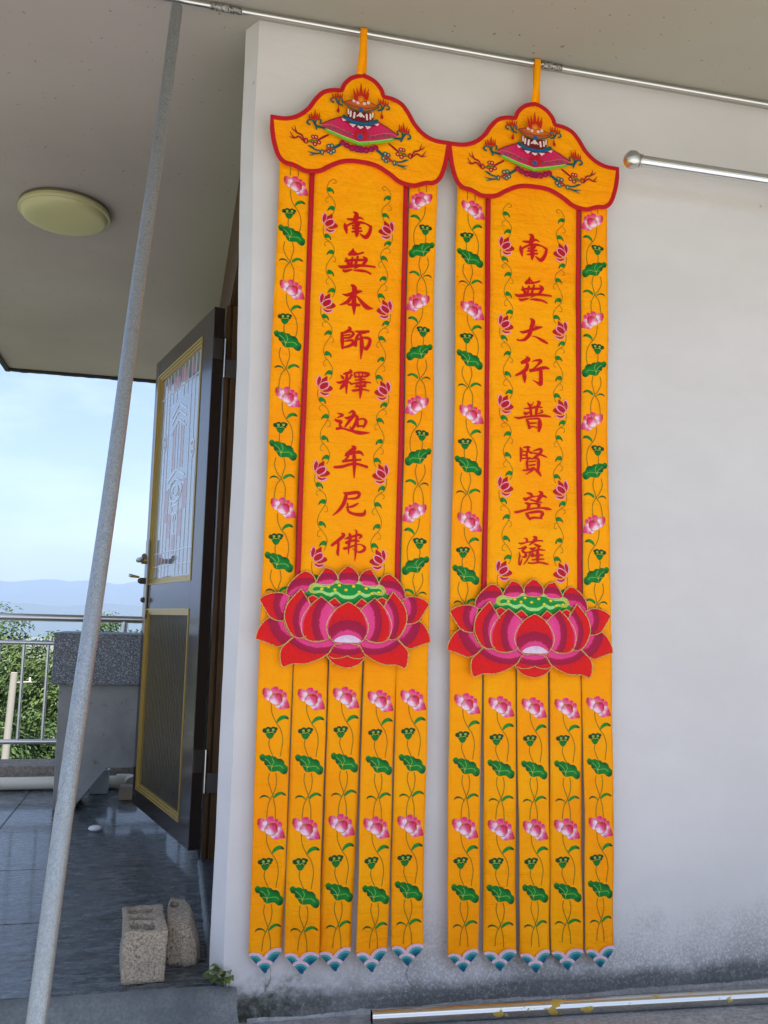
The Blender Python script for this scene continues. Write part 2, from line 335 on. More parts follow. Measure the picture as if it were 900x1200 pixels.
# worn cement nosing of the terrace step
b = MB(); n = 60; vs = []; fs = []
prof = [(2.425, TZ-.3), (2.425, TZ-.004), (2.418, TZ+.002), (2.395, TZ+.001), (2.378, TZ-.010), (2.370, TZ-.035), (2.362, TZ-.09), (2.35, TZ-.3)]
for i in range(n+1):
    x = -3.2+3.42*i/n; e = max(0, (x-.13)/.12)
    for (y, z) in prof:
        q = noise.noise(Vector((x*9, z*7, y*5)))*.006
        vs.append((x-.02*e*e*(z > TZ-.05), y+q+e*e*.02, z-max(0, q)*.8-e*e*.02))
for i in range(n):
    for j in range(len(prof)-1): a = i*len(prof)+j; fs.append((a, a+1, a+1+len(prof), a+len(prof)))
fs.append(tuple(range(n*len(prof), (n+1)*len(prof))))
b.add(vs, fs); struct(b.build('terrace_step', M['kerb'], smooth=True))
b = MB(); b.box(-3.2, 5.2, TZ-.6, 1.5, 5.46, -.815); struct(b.build('terrace_kerb', M['curb'], bevel=.008))
b = MB(); b.box(-3.4, -6, -8.2, 12, 5.47, TZ-.62); struct(b.build('terrace_base', M['cement']))

# ------------------------------------------------------------------ house
house = thing('house', 'white plastered house with a wide flat eave and a grey stained wall foot', 'house', (.2, 2.5, GZ))
HO = (.2, 2.5, GZ)
b = MB(HO)
plan = [(.175, WY), (.70, WY), (1.4, WY), (9, WY), (9, 2.62), (.150, 2.62), (.142, 2.495)]
nz_ = 64; vs = []; fs = []; P = len(plan)
for j in range(nz_+1):
    z = GZ-.05+(CZ-GZ+.05)*j/nz_; low = max(0, (-.86-z)/.17)
    for i, (x, y) in enumerate(plan):
        q = noise.noise(Vector((x*3, z*3.1, i)))*.003+noise.noise(Vector((x, z*13, i)))*.0015
        if i in (0, P-1): x -= .018*max(0, min(1, (z-.7)/.7))
        if i == 0: vs.append((x+q+low*low*.006, y+abs(q)*.3-low*.006, z))
        elif i == P-1: vs.append((x+q*.6+low*low*.01, y, z))
        elif y == WY: vs.append((x, y-low*.006, z))
        else: vs.append((x, y, z))
for j in range(nz_):
    for i in range(P): a = j*P+i; c_ = j*P+(i+1) % P; fs.append((a, c_, c_+P, a+P))
b.add(vs, fs); b.build('front_wall', M['wall'], house)
# crumbled mortar fillet along the wall foot
b = MB(HO); n = 220; vs = []; fs = []
for i in range(n+1):
    x = .24+8.5*(i/n)**1.6
    r = .013+.005*noise.noise(Vector((x*4, 0, 0)))+.0025*noise.noise(Vector((x*23, 2, 0)))
    for t in range(5):
        a = t/4*math.pi/2
        vs.append((x, WY-.004-r*1.5*(1-math.cos(a))-.001, GZ-.004+r*1.25*(1-math.sin(a))+.003*noise.noise(Vector((x*40, t, 0)))))
for i in range(n):
    for t in range(4): a = i*5+t; fs.append((a, a+1, a+6, a+5))
b.add(vs, fs); b.build('mortar_fillet', M['ground'], house, smooth=True)
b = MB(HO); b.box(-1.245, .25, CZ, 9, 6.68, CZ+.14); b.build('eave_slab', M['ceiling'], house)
b = MB(HO); n = 90                                             # ragged dark drip edge round the far and left edges of the slab
vs = []; fs = []
for i in range(n+1):
    t = i/n; x = -1.247+2.2*t; d = .016+.010*abs(noise.noise(Vector((x*11, 0, 3))))
    vs += [(x, 6.66, CZ+.001), (x, 6.66, CZ-d), (x, 6.70, CZ-d), (x, 6.70, CZ+.12)]
for i in range(n):
    for q in range(3): a = i*4+q; fs.append((a, a+1, a+5, a+4))
b.add(vs, fs); b.box(-1.262, .25, CZ-.02, -1.232, 6.70, CZ+.12); b.build('drip_edge', M['rim'], house)
b = MB(HO); b.box(.2, 2.7, CZ+.14, 9, 8.2, 5.4); b.build('sun_block_storey', M['upper'], house)  # upper floor box out of view, added to block the sun
b = MB(HO); b.box(.17, 4.62, TZ-.01, .36, 6.4, 1.262); b.box(.17, 5.3, 1.262, .36, 6.4, CZ); b.box(1.3, 2.62, TZ, 1.4, 6.4, CZ)
b.box(.17, 6.4, TZ, 9, 6.5, CZ); b.build('side_wall', M['upper'], house)
b = MB(HO)
b.box(.170, 2.630, 1.262, .44, 5.298, CZ-.001); b.box(.44, 2.622, TZ, .48, 3.62, 1.262)
b.build('transom_panel', M['frame'], house)
b = MB(HO)                                                       # moulded jamb facing the yard
for (x0, x1, y0) in ((.152, .170, 3.535), (.170, .178, 3.548), (.178, .205, 3.528), (.205, .213, 3.548), (.213, .30, 3.538), (.30, .438, 3.55)):
    b.box(x0, y0, -.905, x1, 3.64, 1.260)
b.build('door_jamb', M['frame'], house, bevel=.002)
b = MB(HO)
for zz in (1.272,): b.box(.164, 2.64, zz, .1695, 5.28, zz+.012)
b.build('transom_bead', M['frame'], house)
b = MB(HO); b.box(.152, 2.60, TZ-.01, .46, 3.66, -.906); b.build('threshold', M['granite'], house, bevel=.004)
b = MB(HO); n = 40; vs = []; fs = []                             # rough cement bead sealing the threshold
for i in range(n+1):
    y = 2.46+1.12*i/n; r = .007+.004*noise.noise(Vector((y*19, 1, 4)))
    for t in range(4): a = t/3*math.pi/2; vs.append((.151-r*1.5*math.cos(a)+.006*(y < 2.6)*(2.6-y)/.14*2, y, TZ+r*2.2*math.sin(a)))
for i in range(n):
    for t in range(3): a = i*4+t; fs.append((a, a+1, a+5, a+4))
b.add(vs, fs); b.build('cement_bead', M['kerb'], house, smooth=True)

# ------------------------------------------------------------------ the open door leaf
HX, HY = .102, 3.52; ex, ey = -.140, 4.44
DW = math.hypot(ex-HX, ey-HY); dx, dy = (ex-HX)/DW, (ey-HY)/DW; nx, ny = -dy, dx      # n: towards the terrace
def D(u, w, v): return (HX+u*dx+w*nx, HY+u*dy+w*ny, v)
ZB, ZT = -.868, 1.245
def dbox(b, u0, w0, v0, u1, w1, v1):
    b.hexa([D(u0, w0, v0), D(u1, w0, v0), D(u1, w1, v0), D(u0, w1, v0), D(u0, w0, v1), D(u1, w0, v1), D(u1, w1, v1), D(u0, w1, v1)])
UW0, UW1, UV0, UV1 = .150, .882, .150, 1.158        # upper light
LW0, LW1, LV0, LV1 = .150, .882, -.790, .030        # lower light
b = MB(HO)
dbox(b, 0, -.045, ZB, UW0, 0, ZT); dbox(b, UW1, -.045, ZB, DW, 0, ZT)
dbox(b, UW0, -.045, ZB, UW1, -.0006, LV0); dbox(b, UW0, -.045, LV1, UW1, -.0006, UV0); dbox(b, UW0, -.045, UV1, UW1, -.0006, ZT)
door = b.build('door', M['door'], house, bevel=.002, seg=1); door['label'] = 'dark brown door standing open, glazed with patterned glass'
def moulding(name, u0, u1, v0, v1):
    b = MB(HO)
    for (i0, i1, h) in ((0, .007, .0035), (.007, .010, -.004), (.010, .018, -.002), (.018, .021, -.009), (.021, .027, -.007)):   # profile stepping down to the glass, mitred
        for a_ in range(4):
            A = [(u0+i0, v0+i0), (u1-i0, v0+i0), (u1-i0, v1-i0), (u0+i0, v1-i0)]; B_ = [(u0+i1, v0+i1), (u1-i1, v0+i1), (u1-i1, v1-i1), (u0+i1, v1-i1)]
            p, q, r, s = A[a_], A[(a_+1) % 4], B_[(a_+1) % 4], B_[a_]
            b.hexa([D(p[0], -.022, p[1]), D(q[0], -.022, q[1]), D(r[0], -.022, r[1]), D(s[0], -.022, s[1]),
                    D(p[0], h, p[1]), D(q[0], h, q[1]), D(r[0], h, r[1]), D(s[0], h, s[1])])
    b.build(name, M['gold'], door)
moulding('gold_moulding', UW0-.004, UW1+.004, UV0-.004, UV1+.004); moulding('gold_moulding', LW0-.004, LW1+.004, LV0-.004, LV1+.004)
b = MB(HO); dbox(b, UW0+.01, -.024, UV0+.01, UW1-.01, -.016, UV1-.01); b.build('glass_pane', M['glass'], door)
b = MB(HO); dbox(b, LW0+.01, -.024, LV0+.01, LW1-.01, -.016, LV1-.01); b.build('ribbed_pane', M['ribbed'], door)
b = MB(HO); gu = UW1-UW0-.06; gv = UV1-UV0-.06                                   # leaded pattern
def g2(a, c): return (UW0+.03+a*gu, UV0+.03+c*gv)
def came(p, q, w=.0032):
    (u0, v0), (u1, v1) = g2(*p), g2(*q); du, dv = u1-u0, v1-v0; ln = math.hypot(du, dv); du, dv = du/ln*w, dv/ln*w
    pts = [(u0-dv, v0+du), (u0+dv, v0-du), (u1+dv, v1-du), (u1-dv, v1+du)]
    b.hexa([D(u, -.0165, v) for u, v in pts]+[D(u, -.0142, v) for u, v in pts])
for a in (.07, .15, .24, .78, .86, .93): came((a, 0), (a, 1), .0022)
for a in (.33, .42, .60, .69): came((a, .0), (a, .40), .002); came((a, .84), (a, 1), .002)
for c_ in (.05, .115, .90): came((0, c_), (1, c_), .002)
for c_ in (.74, .785, .82): came((.33, c_-.05), (.51, c_), .004); came((.51, c_), (.69, c_-.05), .004)
for c_ in (.46, .50): came((.30, c_-.045), (.51, c_), .004); came((.51, c_), (.72, c_-.045), .004)
for a in (.38, .44, .51, .58, .64): came((a, .50), (a, .72), .0026)
for k_ in range(8):
    a0, a1 = math.pi*2*k_/8, math.pi*2*(k_+1)/8
    came((.51+.16*math.cos(a0), .40+.055*math.sin(a0)), (.51+.16*math.cos(a1), .40+.055*math.sin(a1)), .0045)
    came((.51+.07*math.cos(a0), .40+.025*math.sin(a0)), (.51+.07*math.cos(a1), .40+.025*math.sin(a1)), .0035)
came((.44, .33), (.58, .33), .004); came((.44, .29), (.58, .29), .004); came((.44, .33), (.44, .29), .004); came((.58, .33), (.58, .29), .004)
came((.51, .29), (.47, .26), .004); came((.51, .29), (.55, .26), .004); came((.51, .26), (.51, .20), .004)
for a, c_ in ((.15, .58), (.86, .68), (.15, .55), (.86, .65)):
    came((a-.04, c_), (a, c_+.03), .004); came((a, c_+.03), (a+.04, c_), .004); came((a+.04, c_), (a, c_-.03), .004); came((a, c_-.03), (a-.04, c_), .004)
b.build('lead_came', M['came'], door)
b = MB(HO)
for (a0, c0, a1, c1) in ((.385, .51, .435, .70), (.585, .51, .635, .70), (.25, .30, .325, .44), (.70, .26, .77, .42), (.34, .18, .41, .30), (.61, .18, .68, .30), (.80, .06, .85, .11),
                         (.34, .905, .41, .97), (.43, .92, .50, .99), (.61, .905, .68, .97), (.52, .905, .59, .96), (.80, .93, .85, .99), (.16, .915, .23, .97), (.47, .10, .55, .19)):
    (u0, v0), (u1, v1) = g2(a0, c0), g2(a1, c1); b = MB(HO); dbox(b, u0, -.0158, v0, u1, -.0152, v1); b.build('coloured_glass', M['pinkglass'], door)
# lock, both handles, keys
b = MB(HO)
dbox(b, DW-.088, .0005, -.01, DW-.040, .012, .36); dbox(b, DW-.088, -.056, -.01, DW-.040, -.0455, .36); dbox(b, DW-.005, -.038, .02, DW+.003, -.008, .47)
plate = b.build('lock_plate', M['pewter'], door, bevel=.003)
b = MB(HO); U = DW-.064
b.tube([D(U, .008, .262), D(U, .05, .262)], .011, 10)
b.tube([D(U, .048, .262), D(U-.04, .055, .262), D(U-.08, .056, .258), D(U-.115, .054, .266), D(U-.14, .052, .274)], [.012, .011, .012, .010, .013], 10); b.build('door_handle', M['pewter'], door, smooth=True)
b = MB(HO); b.tube([D(U-.03, .050, .262), D(U-.072, .051, .260)], .0122, 10); b.build('handle_wrap', M['red'], door, smooth=True)
b = MB(HO); b.tube([D(U, .011, .262), D(U, .034, .262)], .017, 12); b.build('handle_rose', M['brass'], door, smooth=True)
b = MB(HO)
b.tube([D(U-.01, -.095, .262), D(U-.05, -.105, .264), D(U-.09, -.104, .268), D(U-.12, -.10, .262)], [.017, .02, .014, .006], 10)
b.tube([D(U+.01, -.098, .262), D(U+.015, -.15, .262), D(U+.015, -.19, .256)], [.014, .017, .004], 10); b.ball(D(U+.014, -.125, .282), .015)
b.build('door_handle', M['pewter'], door, smooth=True)
b = MB(HO); b.ball(D(U, .016, .075), .013); b.ball(D(U, -.066, .075), .015); b.tube([D(U, .0, .075), D(U, .016, .075)], .006, 8); b.build('thumb_turn', M['hinge'], door, smooth=True)
b = MB(HO); b.tube([D(U, .011, .165), D(U, .034, .165)], .015, 12); b.ball(D(U, .034, .165), .013); b.build('lock_cylinder', M['hinge'], door, smooth=True)
b = MB(HO)
for a_, l_ in ((.2, .05), (.55, .055), (.0, .04)):
    p = Vector(D(U, .040, .182)); q = p+Vector((-math.cos(a_)*l_, .01, math.sin(a_)*l_*.45)); b.tube([p, q], [.0055, .003], 6)
b.build('key', M['brass'], door)
for zc in (1.03, -.585):                                          # two butt hinges: leaf plate on the edge, frame plate on the jamb
    b = MB(HO); dbox(b, -.0045, -.040, zc, -.0005, -.004, zc+.085); b.build('hinge', M['hinge'], door, bevel=.001, seg=1)
    b = MB(HO); b.tube([D(-.008, -.050, zc-.075), D(-.008, -.050, zc+.085)], .0055, 12); b.build('hinge_pin', M['pin'], door, smooth=True)
    b = MB(HO); b.box(.158, 3.520, zc-.075, .203, 3.5275, zc+.0); b.build('hinge_plate', M['hinge'], house, bevel=.001, seg=1)

# ------------------------------------------------------------------ ceiling lamp
lx, ly = -.542, 3.875
lamp = thing('ceiling_lamp', 'round yellowed plastic ceiling lamp under the eave', 'lamp', (lx, ly, CZ))
def lathe(name, prof, m, parent, n=48):
    b = MB(); vs = [(r*math.cos(2*math.pi*i/n), r*math.sin(2*math.pi*i/n), z) for r, z in prof for i in range(n)]; fs = []
    for j in range(len(prof)-1):
        for i in range(n): fs.append((j*n+i, j*n+(i+1) % n, (j+1)*n+(i+1) % n, (j+1)*n+i))
    fs.append(tuple(range((len(prof)-1)*n, len(prof)*n))); b.add(vs, fs); return b.build(name, m, parent, smooth=True)
lathe('lamp_base', [(.180, 0), (.184, -.003), (.184, -.013), (.165, -.02)], M['lampbase'], lamp)
lathe('lamp_shade', [(.172, -.012), (.184, -.014), (.189, -.024), (.189, -.034), (.187, -.037), (.179, -.038), (.177, -.044), (.172, -.053), (.158, -.060), (.13, -.065), (.08, -.068), (.01, -.069)], M['lamp'], lamp)

# ------------------------------------------------------------------ rod, pole, handrail, pipe on the ground
RY, RZ = 2.395, 1.7315
rod = thing('curtain_rod', 'thin stainless tube hung level under the eave carrying both banners', 'rod', (-.186, RY, RZ))
b = MB((-.186, RY, RZ)); b.tube([(-.186, RY, RZ), (.9, RY, RZ-.002), (2.8, RY, RZ+.003)], .0085, 16); b.build('tube', M['steel2'], rod, smooth=True)
for a0, a1 in ((246, 283), (632, 658)):
    p = on(a0, 20 if a0 < 300 else 93, 1, RY); q = on(a1, 27 if a0 < 300 else 98, 1, RY)
    b = MB((-.186, RY, RZ)); b.tube([(p.x, RY, RZ-.001), ((p.x+q.x)/2, RY, RZ-.001), (q.x, RY, RZ-.001)], [.0102, .0106, .0100], 14); b.build('film_sleeve', M['sleeve'], rod, smooth=True)
T = on(208, 9, 1, 2.368); B = on(43, 1190, 1, 1.55); dr = (B-T).normalized(); G = T+dr*((GZ-T.z)/dr.z)
b = MB(G); pts = [G+(T-G)*(i/24) for i in range(25)]; pts[0].z += .004
b.tube([p+Vector((.0016*math.sin(i*.7), 0, 0)) for i, p in enumerate(pts)], .0158, 28)
o = b.build('steel_pole', M['galv'], smooth=True); o.location = G
tag(o, 'long galvanised steel pole leaning from the ground up to the rod under the eave', 'pole')
o = b = None
hb = on(741, 187, 1, 2.30)
hr = thing('handrail', 'polished steel handrail with a ball end on the upper right of the wall', 'handrail', hb)
b = MB(hb); b.tube([hb, hb+Vector((1.8, 0, .006))], .0172, 24); b.build('tube', M['steel'], hr, smooth=True)
b = MB(hb); b.ball(hb, .0268, 28, 18); b.build('ball_end', M['steel2'], hr, smooth=True)
b = MB(hb); b.tube([hb+Vector((.021, 0, 0)), hb+Vector((.030, 0, 0))], .0195, 20); b.build('collar', M['steel2'], hr, smooth=True)
for t in (.72, 1.7):
    b = MB(hb); b.tube([hb+Vector((t, 0, 0)), hb+Vector((t, .07, -.03)), hb+Vector((t, .145, -.03))], .008, 10); b.build('bracket', M['steel2'], hr, smooth=True)
ga = on(435.5, 1192, 2, GZ+.021); gb = on(900, 1166.5, 2, GZ+.021); gdir = (gb-ga).normalized(); ge = ga+gdir*2.6
gp = thing('ground_pipe', 'shiny steel pipe with peeling yellow film lying along the foot of the wall', 'pipe', ga)
b = MB(ga); b.tube([ga, ge], .0190, 32, cap=False); b.tube([ga+gdir*.0002, ge-gdir*.0002], .0172, 32, cap=False)
n = 32; s_ = len(b.v)
ax = gdir; uu = ax.cross(Vector((0, 0, 1))).normalized(); ww = ax.cross(uu)
ring = [ga+(uu*math.cos(2*math.pi*i/n)+ww*math.sin(2*math.pi*i/n))*r for r in (.0190, .0172) for i in range(n)]
b.add(ring, [(i, (i+1) % n, n+(i+1) % n, n+i) for i in range(n)])
b.build('tube', M['film'], gp, smooth=True)

# ------------------------------------------------------------------ terrace furniture
rl = thing('railing', 'stainless steel terrace railing with upright bars beyond the sink stand', 'railing', (-1, 5.3, -.82))
RO = (-1, 5.3, -.82)
for nm, z, r in (('top_rail', -.023, .0205), ('middle_rail', -.163, .0125), ('bottom_rail', -.70, .0135)):
    b = MB(RO); b.tube([(-3.2, 5.3, z), (.9, 5.3, z)], r, 16); b.build(nm, M['steel2'], rl, smooth=True)
x = -.790
for i in range(-18, 13):
    b = MB(RO); b.tube([(x+i*.1275, 5.3, -.70), (x+i*.1275, 5.3, -.163)], .0085, 10); b.build('baluster', M['steel2'], rl, smooth=True)
for px_ in (-2.66, -1.46, -.262, .75):
    b = MB(RO); b.tube([(px_, 5.3, -.83), (px_, 5.3, -.03)], .0175, 14); b.build('post', M['steel2'], rl, smooth=True)
dp = thing('drain_pipe', 'cream plastic drain pipe running along the terrace kerb', 'pipe', (-1, 5.14, TZ))
b = MB((-1, 5.14, TZ)); b.tube([(-3.2, 5.14, TZ+.036), (-.235, 5.14, TZ+.036)], .033, 20)
b.build('tube', M['pvc'], dp, smooth=True)
b = MB((-1, 5.14, TZ)); b.tube([(-.25, 5.14, TZ+.037), (-.19, 5.14, TZ+.037), (-.165, 5.12, TZ+.037), (-.16, 5.06, TZ+.034)], .041, 20); b.build('elbow', M['pvc'], dp, smooth=True)
sk = thing('sink_stand', 'grey terrazzo topped cement sink stand on the terrace beside the open door', 'sink stand', (-.5, 4.56, TZ)); SO = (-.5, 4.56, TZ)
b = MB(SO); b.box(-.548, 4.56, -.337, .04, 5.02, -.098); b.build('slab', M['terrazzo'], sk, bevel=.004)
b = MB(SO); b.box(-.553, 4.555, -.1, .045, 5.03, -.090); b.build('slab_rim', M['terrazzo'], sk, bevel=.003)
poly = [(-.515, -.3375), (-.508, -.929), (-.408, -.929), (-.40, -.90), (-.270, -.735), (.03, -.735), (.03, -.3375)]
b = MB(SO); b.prism(poly, 4.60, 4.95, lambda x, y, z: (x, z, y)); b.build('stand_body', M['cement'], sk, bevel=.004)
b = MB(); b.box(-.046, -.04, 0, .046, .04, .125); b.box(-.05, -.044, .105, .05, .044, .125)
o = b.build('plastic_tub', M['pvcw'], bevel=.006); o.location = (-.328, 5.03, TZ+.001); tag(o, 'small white plastic tub under the sink stand', 'tub')
b = MB(); b.box(-.045, -.05, 0, .045, .05, .062)
o = b.build('wood_offcut', M['wood'], bevel=.003); o.location = (-.172, 4.87, TZ+.001); tag(o, 'pale wood offcut on the tiles by the far edge of the door', 'wood block')
b = MB(); b.ball((0, 0, .012), .03, 16, 10, (1, .8, .42)); o = b.build('white_stone', M['stain'], smooth=True); o.location = (-.277, 4.16, TZ); tag(o, 'flat white pebble lying on the dark tiles', 'pebble')

# concrete blocks on the step
def rough_mesh(bm_, amp, sc, cuts=5):
    bmesh.ops.subdivide_edges(bm_, edges=bm_.edges, cuts=cuts, use_grid_fill=True)
    for v in bm_.verts:
        p = v.co; q = Vector((noise.noise(p*sc+Vector((3, 0, 0))), noise.noise(p*sc+Vector((0, 7, 0))), noise.noise(p*sc+Vector((0, 0, 5)))))
        v.co = p+q*amp+q.normalized()*amp*.4*noise.noise(p*sc*5)
def block(name, label, outline, depth_z, holes, loc, rz, amp=.004):
    """outline: plan of the upright block; holes: pockets open at the top"""
    b = MB(); polyv = [Vector((x, y, 0)) for x, y in outline]
    # plan with holes, triangulated by constrained Delaunay
    vs = [Vector((x, y)) for x, y in outline]; fcs = [list(range(len(vs)))]; edges = []
    n0 = len(vs); edges += [(i, (i+1) % n0) for i in range(n0)]; hole_idx = []
    for h in holes:
        s0 = len(vs); vs += [Vector(p) for p in h]; edges += [(s0+i, s0+(i+1) % len(h)) for i in range(len(h))]; hole_idx.append((s0, len(h)))
    r = delaunay_2d_cdt(vs, edges, [], 1, 1e-6)
    def inside(pt, pg):
        c = False; j = len(pg)-1
        for i in range(len(pg)):
            if (pg[i][1] > pt.y) != (pg[j][1] > pt.y) and pt.x < (pg[j][0]-pg[i][0])*(pt.y-pg[i][1])/(pg[j][1]-pg[i][1])+pg[i][0]: c = not c
            j = i
        return c
    tv = r[0]; top = []
    for f in r[2]:
        ce = sum((tv[i] for i in f), Vector((0, 0)))/len(f)
        if inside(ce, outline) and not any(inside(ce, h) for h in holes): top.append(f)
    H = depth_z
    b.add([(v.x, v.y, H) for v in tv], top)
    n0 = len(outline); b.add([(x, y, 0) for x, y in outline]+[(x, y, H) for x, y in outline], [(i, (i+1) % n0, n0+(i+1) % n0, n0+i) for i in range(n0)]+[tuple(range(n0))[::-1]])
    for h in holes:
        m_ = len(h); hb_ = H-.14
        b.add([(x, y, hb_) for x, y in h]+[(x, y, H) for x, y in h], [(i, (i+1) % m_, m_+(i+1) % m_, m_+i) for i in range(m_)]+[tuple(range(m_))])
    me = b.mesh(name); bm = bmesh.new(); bm.from_mesh(me); bmesh.ops.remove_doubles(bm, verts=bm.verts, dist=1e-5)
    bmesh.ops.triangulate(bm, faces=bm.faces)
    for _ in range(4):
        lg = [e for e in bm.edges if e.calc_length() > .016]
        if not lg: break
        bmesh.ops.subdivide_edges(bm, edges=lg, cuts=1, use_grid_fill=False); bmesh.ops.triangulate(bm, faces=[f for f in bm.faces if len(f.verts) > 3])
    for v in bm.verts:
        p = v.co*1.0; k1 = noise.noise_vector(p*38)*amp*.55+noise.noise_vector(p*11+Vector((4, 4, 4)))*amp*1.2
        if p.z < .004: k1.z = 0
        v.co = p+k1
    bmesh.ops.recalc_face_normals(bm, faces=bm.faces); bm.to_mesh(me); bm.free()
    for p in me.polygons: p.use_smooth = True
    o = link(name, me, M['cinder']); o.location = loc; o.rotation_euler = (0, 0, rz); return tag(o, label, 'concrete block')
def rect(x0, y0, x1, y1, c=.006): return [(x0+c, y0), (x1-c, y0), (x1, y0+c), (x1, y1-c), (x1-c, y1), (x0+c, y1), (x0, y1-c), (x0, y0+c)]
def pocket(x0, y0, x1, y1): return [(x0, y0+.006), (x0+.012, y0), ((x0+x1)/2, y0+.005), (x1-.012, y0), (x1, y0+.006), (x1, y1-.006), (x1-.012, y1), ((x0+x1)/2, y1-.004), (x0+.012, y1), (x0, y1-.006)]
BG = 'broken concrete blocks on the terrace step'
block('concrete_block', 'hollow concrete block with three open pockets on top, at the edge of the terrace step', rect(-.056, 0, .052, .215, .004), .126,
      [pocket(-.040, .014, .024, .072), pocket(-.041, .082, .024, .138), pocket(-.040, .148, .024, .204)], (-.022, 2.462, TZ+.001), math.radians(4), .005)
br = block('concrete_block', 'broken lump of concrete block leaning close behind the hollow block', [(-.004, .012), (.045, -.006), (.078, .008), (.086, .05), (.078, .13), (.05, .19), (-.01, .2), (-.012, .1)], .112,
      [[(-.004, .12), (.0, .168), (.03, .172), (.036, .125), (.018, .115)]], (.034, 2.565, TZ+.001), math.radians(-3), .0055)
for v in br.data.vertices:
    t = max(0, v.co.z/.128); v.co.x = v.co.x*(1-.42*t*t)-.003*t; v.co.y += .02*t; v.co.z *= 1-.1*max(0, 1-v.co.y*12)*t
# weed in the joint by the wall corner
wd = thing('weed', 'small yellow green weed growing between the step and the wall corner', 'weed', (.178, 2.44, TZ-.03))
def leafblade(b, o, d, up, w, n=6):
    o, d = Vector(o), Vector(d); s = d.cross(Vector((0, 0, 1))).normalized(); vs = []; fs = []
    for i in range(n+1):
        t = i/n; c = o+d*t+Vector((0, 0, up*4*t*(1-t))); ww = w*math.sin(math.pi*min(.97, t*.9+.08))
        vs += [c-s*ww, c+Vector((0, 0, -ww*.25)), c+s*ww]
    for i in range(n): a = i*3; fs += [(a, a+1, a+4, a+3), (a+1, a+2, a+5, a+4)]
    b.add(vs, fs)
random.seed(3); WO = (.178, 2.44, TZ-.03)
for i in range(19):
    a = random.uniform(2.3, 5.3); l = random.uniform(.024, .056); z0 = random.uniform(.0, .05)
    b = MB(WO); o_ = Vector(WO)+Vector((math.cos(a)*.008, math.sin(a)*.008, .01+z0)); leafblade(b, o_, (math.cos(a)*l, math.sin(a)*l*.8, random.uniform(-.005, .022)), .009, .0105)
    b.build('leaf', M['weed'], wd, smooth=True)
b = MB(WO)
for i in range(5):
    a = random.uniform(0, 6.3); b.tube([Vector(WO)+Vector((0, 0, -.06)), Vector(WO)+Vector((math.cos(a)*.007, math.sin(a)*.007, .04))], .0014, 5)
b.build('stem', M['weed'], wd)

